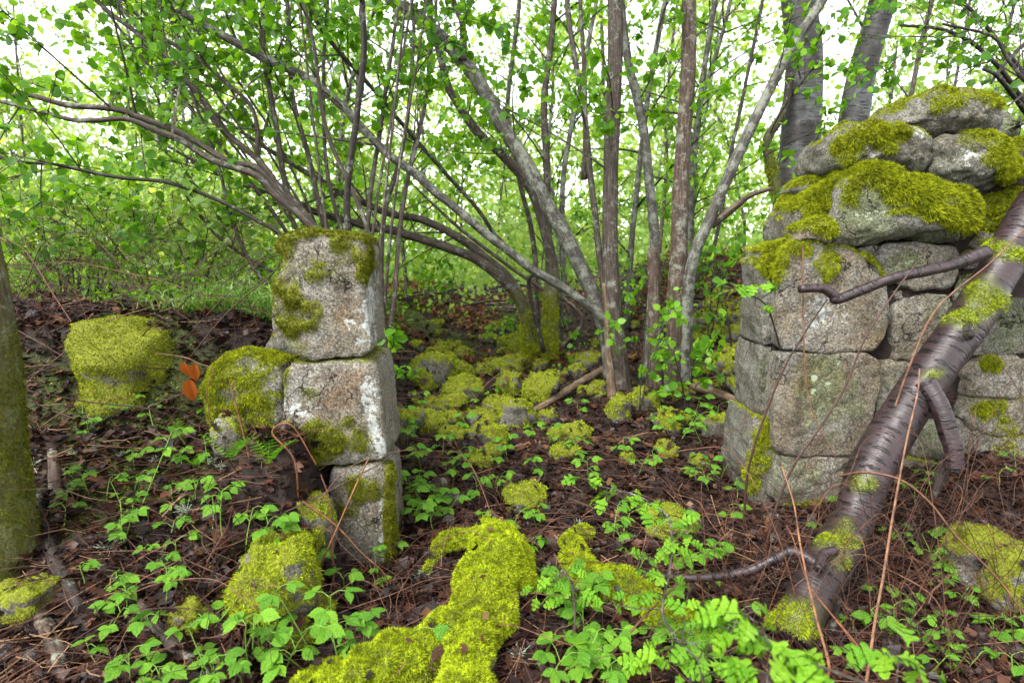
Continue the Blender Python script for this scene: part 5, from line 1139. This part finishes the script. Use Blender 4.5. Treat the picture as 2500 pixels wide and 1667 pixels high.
PM = [(1010, 1290, 80, 5, .046), (1060, 1310, 80, 5, .046), (1100, 1270, 60, 4, .044), (1170, 1230, 60, 4, .046), (1050, 1240, 60, 4, .046), (1210, 1210, 60, 4, .044), (1240, 1300, 60, 4, .04), (1330, 1280, 40, 3, .04), (1190, 1290, 40, 3, .036),
      (1440, 1190, 80, 5, .046), (1730, 1200, 80, 5, .055), (1760, 1170, 70, 4, .05), (1800, 1220, 50, 3, .046), (1600, 1150, 50, 4, .046), (1560, 1160, 50, 3, .046), (1320, 1160, 50, 3, .046), (1240, 1130, 60, 3, .05), (1220, 1150, 60, 3, .05),
      (1660, 1080, 70, 4, .055), (1715, 1090, 70, 5, .055), (1690, 1030, 60, 4, .055), (1600, 1060, 40, 3, .05), (1080, 1110, 50, 4, .05), (1000, 1150, 50, 3, .045), (1140, 1060, 40, 3, .055), (1240, 1040, 40, 3, .055), (1300, 1070, 40, 3, .05), (1170, 990, 40, 3, .05),
      (1410, 1010, 30, 3, .05), (1400, 1650, 70, 4, .045), (1330, 1620, 60, 3, .045), (1340, 1680, 80, 4, .055), (1430, 1560, 80, 4, .05), (1470, 1690, 90, 4, .05), (1790, 1280, 60, 3, .045), (1870, 1220, 40, 3, .04), (1520, 1110, 40, 3, .05), (1750, 1030, 40, 3, .055), (1410, 1120, 50, 3, .05)]
for k in range(34): PM.append((rng.uniform(1300, 1800), rng.uniform(1320, 1670), rng.uniform(40, 110), int(rng.integers(3, 6)), rng.uniform(.038, .055)))
for k in range(12): PM.append((rng.uniform(960, 1120), rng.uniform(900, 1330), rng.uniform(30, 90), int(rng.integers(3, 5)), rng.uniform(.04, .055)))
for k in range(16): PM.append((rng.uniform(970, 1780), rng.uniform(960, 1330), rng.uniform(25, 60), int(rng.integers(2, 4)), rng.uniform(.034, .05)))
for k, (x, y, h, nl, sz) in enumerate(PM):
    b = PG(x, y); plant(b, h * mpp(b[1]), nl, sz * 1.25, 2100 + k, lab_q, 'bramble shoots among the mossy rocks')
PR = [(2290, 1400, 90, 4, .036), (2330, 1430, 80, 4, .036), (2340, 1480, 60, 3, .034), (2205, 1360, 30, 2, .036), (2470, 1560, 60, 3, .05), (2490, 1480, 60, 3, .05), (2250, 1180, 50, 3, .036), (2260, 1220, 40, 2, .036), (2480, 1660, 60, 3, .045), (2170, 1330, 30, 2, .03), (2440, 1200, 40, 2, .04), (2480, 1150, 40, 2, .04)]
for k in range(22): PR.append((rng.uniform(2000, 2490), rng.uniform(1230, 1680), rng.uniform(30, 80), int(rng.integers(2, 5)), rng.uniform(.03, .045)))
for k, (x, y, h, nl, sz) in enumerate(PR):
    b = PG(x, y); plant(b, h * mpp(b[1]), nl, sz * 1.2, 2200 + k, lab_r, 'bramble shoots around the fallen tree')
# hawthorn saplings: a woody stem and sprays of lobed leaves
def hawthorn(label, stem, Y, sprays, seed, size=0.05, wpx=10):
    r = np.random.default_rng(seed); b = P(*stem[0], Y[0]); g = G(b[0], b[1])[0]; b[2] = min(b[2], g) if abs(b[2] - g) < .25 else b[2]
    rt = root('hawthorn_sapling', b, label, 'sapling', None); me = leaf_me('lobed', 'hawthorn'); sb = MB()
    Ys = np.linspace(Y[0], Y[1], len(stem)); pts = [P(x, y, d) for (x, y), d in zip(stem, Ys)]; pts[0] = b
    q = catmull(pts, 6); V, F, uv = tube(q, wpx * .5 * mpp(np.mean(Y)) * np.linspace(1, .4, len(q)), 7, cap=False); sb.add(V, F, tuv=uv, moss=np.zeros(len(V)))
    if .04 < b[2] - g < .8:
        V, F, uv = tube(catmull([[b[0] + .10, b[1] - .06, g - .02], [b[0] + .07, b[1] - .04, (g + b[2]) / 2], b], 5), np.full(11, wpx * .5 * mpp(np.mean(Y))), 7, cap=False); sb.add(V, F, tuv=uv, moss=np.zeros(len(V)))
    for (px, py, Yl, n, rpx) in sprays:
        c = P(px, py, Yl); k = int(np.argmin(np.linalg.norm(q - c, axis=1))); R = rpx * mpp(Yl)
        V, F, uv = tube(np.array([q[k], (q[k] + c) / 2 + r.normal(size=3) * .01, c]), np.array([.003, .0022, .0014]), 4, cap=False); sb.add(V, F, tuv=uv, moss=np.zeros(len(V)))
        for i in range(max(3, int(n * (0.55 if Yl < 1.8 else 0.75)))):
            a = r.uniform(0, 2 * PI); o_ = np.array([math.cos(a), .8 * math.sin(a), r.uniform(-.3, .35)])
            pos = c + o_ * R * r.uniform(.05, .8); ax = o_ + r.normal(size=3) * .25 + np.array([0, 0, -.25]); nn = np.array([r.normal(0, .6), r.normal(0, .5) - .35, 1.0])
            V, F, uv = tube(np.array([c, pos]), np.full(2, .0011), 3, cap=False); sb.add(V, F, tuv=uv, moss=np.zeros(len(V)))
            lo = obj('leaf', me, rt); lo.matrix_local = Matrix.Translation([-float(x) for x in b]) @ leaf_matrix(pos, ax, nn, size * r.uniform(.65, 1.2))
    obj('stem', sb.mesh('stem', M['bark'], b), rt)
hawthorn('tall thin hawthorn sapling with fresh lobed leaves beside the shorter mossy log', [z7(1380, 1560), z7(1290, 1330), z7(1230, 1240), z7(1160, 1130), z7(1160, 1000), z7(1205, 800), z7(1215, 560), z7(1180, 430), z7(1000, 310), z7(740, 240)], (1.72, 2.15),
         [(*z7(780, 300), 2.15, 9, 55), (*z7(900, 290), 2.12, 8, 55), (*z7(1060, 340), 2.08, 9, 60), (*z7(620, 190), 2.2, 7, 40), (*z7(1180, 480), 2.05, 7, 40), (*z7(1280, 620), 2.0, 8, 45), (*z7(1180, 690), 2.0, 6, 35), (*z7(1170, 830), 1.95, 9, 40), (*z7(1330, 560), 2.0, 5, 40), (*z7(900, 690), 2.05, 5, 35), (*z7(960, 960), 1.95, 7, 55), (*z7(800, 1030), 1.95, 4, 35), (*z7(1100, 950), 1.9, 5, 40)], 11, 0.062, 10)
hawthorn('leafy hawthorn sapling in front of the bare low branch of the fallen tree', [z7(1500, 1700), z7(1420, 1500), z7(1330, 1350), z7(1280, 1300)], (1.5, 1.7),
         [(*z7(1350, 1300), 1.66, 12, 65), (*z7(1440, 1380), 1.6, 12, 60), (*z7(1200, 1290), 1.7, 9, 50), (*z7(1090, 1400), 1.72, 10, 55), (*z7(1230, 1440), 1.66, 9, 50), (*z7(1380, 1150), 1.72, 6, 40), (*z7(1300, 1060), 1.75, 6, 35), (*z7(1030, 1440), 1.72, 8, 40)], 12, 0.066, 9)
hawthorn('big-leaved hawthorn spray close in front of the mossy foot of the fallen tree', [z8(950, 1600), z8(600, 1470), z8(300, 1350), z8(100, 1200), z8(-100, 1120)], (1.12, 1.25),
         [(*z8(60, 1100), 1.22, 12, 85), (*z8(180, 1230), 1.2, 13, 90), (*z8(330, 1360), 1.16, 13, 90), (*z8(60, 1330), 1.2, 11, 80), (*z8(430, 1480), 1.14, 10, 80), (*z8(200, 1500), 1.16, 11, 80), (*z8(-60, 1200), 1.24, 9, 70), (*z8(-50, 1380), 1.2, 9, 70)], 13, 0.070, 9)
hawthorn('small hawthorn sprig with three leaf sprays under the reddish cane', [z8(1060, 1640), z8(1080, 1500), z8(1090, 1400)], (1.2, 1.25),
         [(*z8(1000, 1360), 1.25, 7, 70), (*z8(1150, 1400), 1.25, 8, 80), (*z8(1250, 1500), 1.22, 6, 60)], 14, 0.075, 6)
hawthorn('hawthorn shoot with dark glossy leaves between the two mossy logs', [z7(560, 1240), z7(560, 1050), z7(530, 880), z7(480, 800)], (1.95, 2.1),
         [(*z7(480, 830), 2.1, 8, 50), (*z7(430, 920), 2.08, 9, 50), (*z7(520, 1000), 2.05, 10, 50), (*z7(580, 930), 2.05, 8, 45), (*z7(320, 930), 2.1, 6, 45)], 15, 0.06, 7)
hawthorn('lobed green shoot growing out by the wall corner', [(1905, 850), (1880, 765), (1860, 735), (1830, 720)], (3.12, 2.75),
         [(1800, 705, 2.75, 6, 45), (1850, 695, 2.75, 7, 45), (1905, 700, 2.8, 6, 40), (1850, 750, 2.8, 4, 40), (1780, 690, 2.75, 4, 30)], 16, 0.075, 6)
# ferns by the gatepost
fern_t = tmpl_fan([(0.01, 0), (0.13, .05), (0.08, .14), (0.15, .22), (0.07, .32), (0.13, .42), (.05, .52), (.10, .62), (.04, .74), (.05, .84), (.005, 1.0)], .1, .1)
def fern(px, py, hpx, nf, seed, label):
    r = np.random.default_rng(seed); b = PG(px, py); h = hpx * mpp(b[1]); rt = root('fern', b, label, 'fern', 'young ferns by the gatepost')
    for k in range(nf):
        a = r.uniform(0, 2 * PI); t = np.linspace(0, 1, 12)[:, None]; d = np.array([math.cos(a) * .4, math.sin(a) * .3, 1.0])
        q = b + d * h * t + np.array([math.cos(a), math.sin(a) * .6, -.35]) * h * .45 * t ** 2.5
        mb = MB(); V, F, uv = tube(q, .002 * np.linspace(1, .4, 12), 4, cap=False); mb.add(V, F, rnd=np.full(len(V), .4))
        tg = norm(np.gradient(q, axis=0)); side = norm(np.cross(tg, np.array([math.cos(a), math.sin(a), .3])))
        for i in range(2, 12):
            s_ = h * .24 * math.sin(PI * (i / 12) ** .8) + .008
            for sg in (-1, 1):
                V, F, rv = leaves(fern_t, q[i][None], (side[i] * sg + tg[i] * .35)[None], np.array([[math.cos(a), math.sin(a), .5]]), np.array([s_]), np.array([r.random() * .6]))
                mb.add(V, F, rnd=rv)
        obj('frond', mb.mesh('frond', M['leaf'], b, False), rt)
for k, (x, y, h, nf) in enumerate(((565, 1130, 85, 3), (655, 1160, 95, 3), (440, 1080, 60, 3), (480, 1150, 50, 2))):
    fern(x, y, h, nf, 60 + k, 'small unrolling green fern against the wide gatepost block')
# withered orange leaves on a cane
b = P(470, 880, 2.45); rt = root('withered_leaf_spray', b, 'three withered orange leaves hanging on a thin cane by the boulder', 'dead leaves'); me = mesh('leaf', LEAF_ROUND[0] * np.array([0.62, 1, 2.2]), LEAF_ROUND[1], M['orange_leaf'])
for (x, y, s_, tilt) in ((446, 884, .062, .25), (462, 925, .105, .02), (474, 886, .085, -.05)):
    p = P(x, y, 2.45 if s_ < .1 else 2.44); lo = obj('leaf', me, rt); lo.matrix_local = Matrix.Translation([-float(c) for c in b]) @ leaf_matrix(p, np.array([tilt, 0, -1.0]), np.array([.3, -1, .1]), s_)
V, F, uv = tube(catmull([P(380, 862, 2.5), P(450, 872, 2.45), P(480, 885, 2.44), P(520, 905, 2.44), P(505, 960, 2.45), P(520, 1060, 2.46)], 5), np.full(26, .0022), 5, cap=False)
obj('stem', mesh('stem', V, F, M['cane'], None, True, b), rt)
b = PG(1000, 1640); o = plant(b + np.array([0, 0, .12]), .05, 1, .075, 77, 'single dark blue-green bramble leaf lying on the mossy log', None, name='bramble_leaf', triple=False)
# pale lichen tufts
lab_li = 'pale grey-green branching lichen tuft lying in the litter'
LT = [(455, 1262, 60), (268, 1345, 55), (75, 1148, 55), (1262, 1605, 55), (1265, 1512, 35), (1050, 1360, 40), (1030, 1415, 42), (1122, 1332, 26), (538, 1165, 28), (520, 1135, 22), (400, 1380, 28), (320, 1475, 36), (480, 1545, 45), (780, 1465, 30), (1525, 1325, 26), (1460, 1348, 22), (1545, 1320, 20), (1885, 1270, 40), (1410, 1285, 24), (1330, 1520, 24), (1330, 1490, 20), (380, 1130, 30), (505, 1665, 36), (395, 1560, 28), (100, 1470, 24), (2000, 1575, 24), (1235, 1560, 20), (1320, 1400, 20), (1155, 930, 16), (300, 1120, 26), (180, 1110, 30), (1275, 1535, 22), (1880, 1330, 24), (2220, 1300, 18)]
for k, (x, y, s_) in enumerate(LT):
    r = np.random.default_rng(900 + k); b = PG(x, y); R = s_ * .40 * mpp(b[1]); mb = MB(); sq = np.array([r.uniform(.7, 1.5), r.uniform(.5, 1.0), r.uniform(.25, .7)])
    for i in range(26):
        a = r.uniform(0, 2 * PI); d = np.array([math.cos(a), math.sin(a), r.uniform(.1, 1.2)]); d = d / np.linalg.norm(d) * sq * r.uniform(.5, 1.2)
        p0 = b + np.array([0, 0, .012]); p1 = p0 + d * R * .5 + r.normal(size=3) * R * .08; kk = r.random()
        for f in range(3):
            p2 = p1 + (d + r.normal(size=3) * .9) * R * .5
            V, F, _ = tube(np.array([p0, p1, p2]), np.array([.0018, .0016, .001]) * (R / .05 + .4), 3, cap=False); mb.add(V, F, rnd=np.full(len(V), kk))
    tag(obj('lichen_tuft', mb.mesh('lichen_tuft', M['lichen'], b), None, b), lab_li, 'lichen', 'lichen tufts in the litter')
# ------------------------------------------------------------------ labels that single out the look-alikes
bpy.context.view_layer.update()
LAND = [('the hazel clump', P(1580, 965, 5.1)), ('the mossy-footed hazel', P(1310, 885, Y_C)), ('the gatepost foot', P(900, 1385, 2.5)), ('the wall corner', P(1900, 1240, 3.0)), ('the forked mossy log', PG(1160, 1500)),
        ('the shorter mossy log', PG(1480, 1430)), ('the bare low branch', PG(1750, 1400)), ('the earth bank boulder', P(345, 960, 3.0)), ('the old leaning trunk', P(20, 1500, 2.1)), ('the shaggy moss mound', PG(650, 1460)),
        ('the fallen tree foot', PG(1960, 1530)), ('the peeling reddish branch', PG(1770, 990)), ('the brush pile', PG(1170, 755)), ('the broad moss mound', PG(2420, 1420)), ('the large grey-faced rock', PG(1065, 950)), ('the lichened grey stick', PG(350, 1500)),
        ('the wall foot', PG(2330, 1190))]
FARL = [('the gatepost', -1.9), ('the fan of hazel stems', -4.5), ('the mossy-footed hazel', 0.0), ('the hazel clump', 2.2), ('the thick birch', 4.6), ('the earth bank', -7.0), ('the ruined wall', 7.0)]
GRP = {'mossy_rock': 'mossy rocks along the path and slope', 'dry_cane': 'dry canes in the litter and brambles', 'bramble_shoot': 'green bramble shoots on the forest floor'}
def near(p):
    return min(LAND, key=lambda l: (l[1][0] - p[0]) ** 2 + (l[1][1] - p[1]) ** 2)[0]
for o in list(bpy.data.objects):
    g = o.get('group')
    if o.parent is not None or not g: continue
    p = np.array(o.location); k = o.name.split('.')[0]
    if k in GRP: o['group'] = GRP[k]
    if k == 'mossy_rock':
        d = o.dimensions; sz_ = 'tiny' if d[0] < .14 else 'small' if d[0] < .24 else 'middling' if d[0] < .38 else 'large'
        o['label'] = f"{sz_} {'low' if d[2] < .55 * d[0] else 'humped'} rock under {'yellow-green' if 'bright' in o.children[0].data.materials[0].name else 'olive'} moss, nearest {near(p)}" if o.children else f'{sz_} half-bare rock nearest {near(p)}'
    elif k == 'dry_cane':
        d = o.dimensions; m_ = o.data.materials[0].name
        c_ = 'dark' if 'dark' in m_ else 'orange' if 'orange' in m_ else 'reddish-brown'
        o['label'] = f"{'very long' if max(d) > 1 else 'long' if max(d) > .65 else 'short' if max(d) > .4 else 'stubby'} {c_} dry cane {'arching up' if d[2] > .3 * max(d) else 'lying'} in the {'bank brambles' if 'bank' in g and 'before' not in g else 'litter'} near {near(p)}"
    elif k == 'bramble_shoot':
        n_ = sum(c.name.startswith('leaf') for c in o.children) // 3
        h_ = [c for c in o.children if c.name.startswith('stem')][0].dimensions[2]
        o['label'] = f"{'tall' if h_ > .2 else 'low' if h_ < .11 else 'half-grown'} green bramble shoot with {['no', 'one', 'two', 'three', 'four', 'five'][min(n_, 5)]} leaf sprays near {near(p)}"
    elif k == 'slender_tree':
        m_ = o.children[0].data.materials[0].name; w_ = FARL[int(np.argmin([abs(p[0] - f * (p[1] / 10)) for _, f in FARL]))][0]
        o['label'] = f"slender {'grey' if 'grey' in m_ else 'brown'}-barked young tree {'close' if p[1] < 10 else 'well' if p[1] < 13.5 else 'far'} behind {w_}"
    elif k == 'lichen_tuft': o['label'] = f"{'large' if max(o.dimensions) > .09 else 'small'} pale branching lichen tuft in the litter near {near(p)}"
    elif k == 'brush_branch': o['label'] = f"{'long' if max(o.dimensions) > 1.2 else 'short'} {'dark' if 'dark' in o.data.materials[0].name else 'grey'} branch {'on' if p[2] - G(p[0], p[1])[0] > .06 else 'under'} the brush pile before the mossy-footed hazel"
    elif k == 'hazel_sapling': o['label'] = f"young hazel sapling with fresh round leaves growing near {near(p)}"
    elif k == 'hazel_shrub':
        m_ = [c for c in o.children if c.name.startswith('crown')]
        o['label'] = f"{'pale' if m_ and 'pale' in m_[0].data.materials[0].name else 'bright'} green leafy hazel shrub {'at the edge of' if p[1] < 5 else 'on top of' if p[1] < 6.5 else 'behind'} the earth bank"
tris = sum(len(o.data.polygons) for o in bpy.data.objects if o.type == 'MESH')
print('done', 'tris', tris, 'unique', sum(len(m.polygons) for m in bpy.data.meshes), 'objects', len(bpy.data.objects), time.time() - T0)
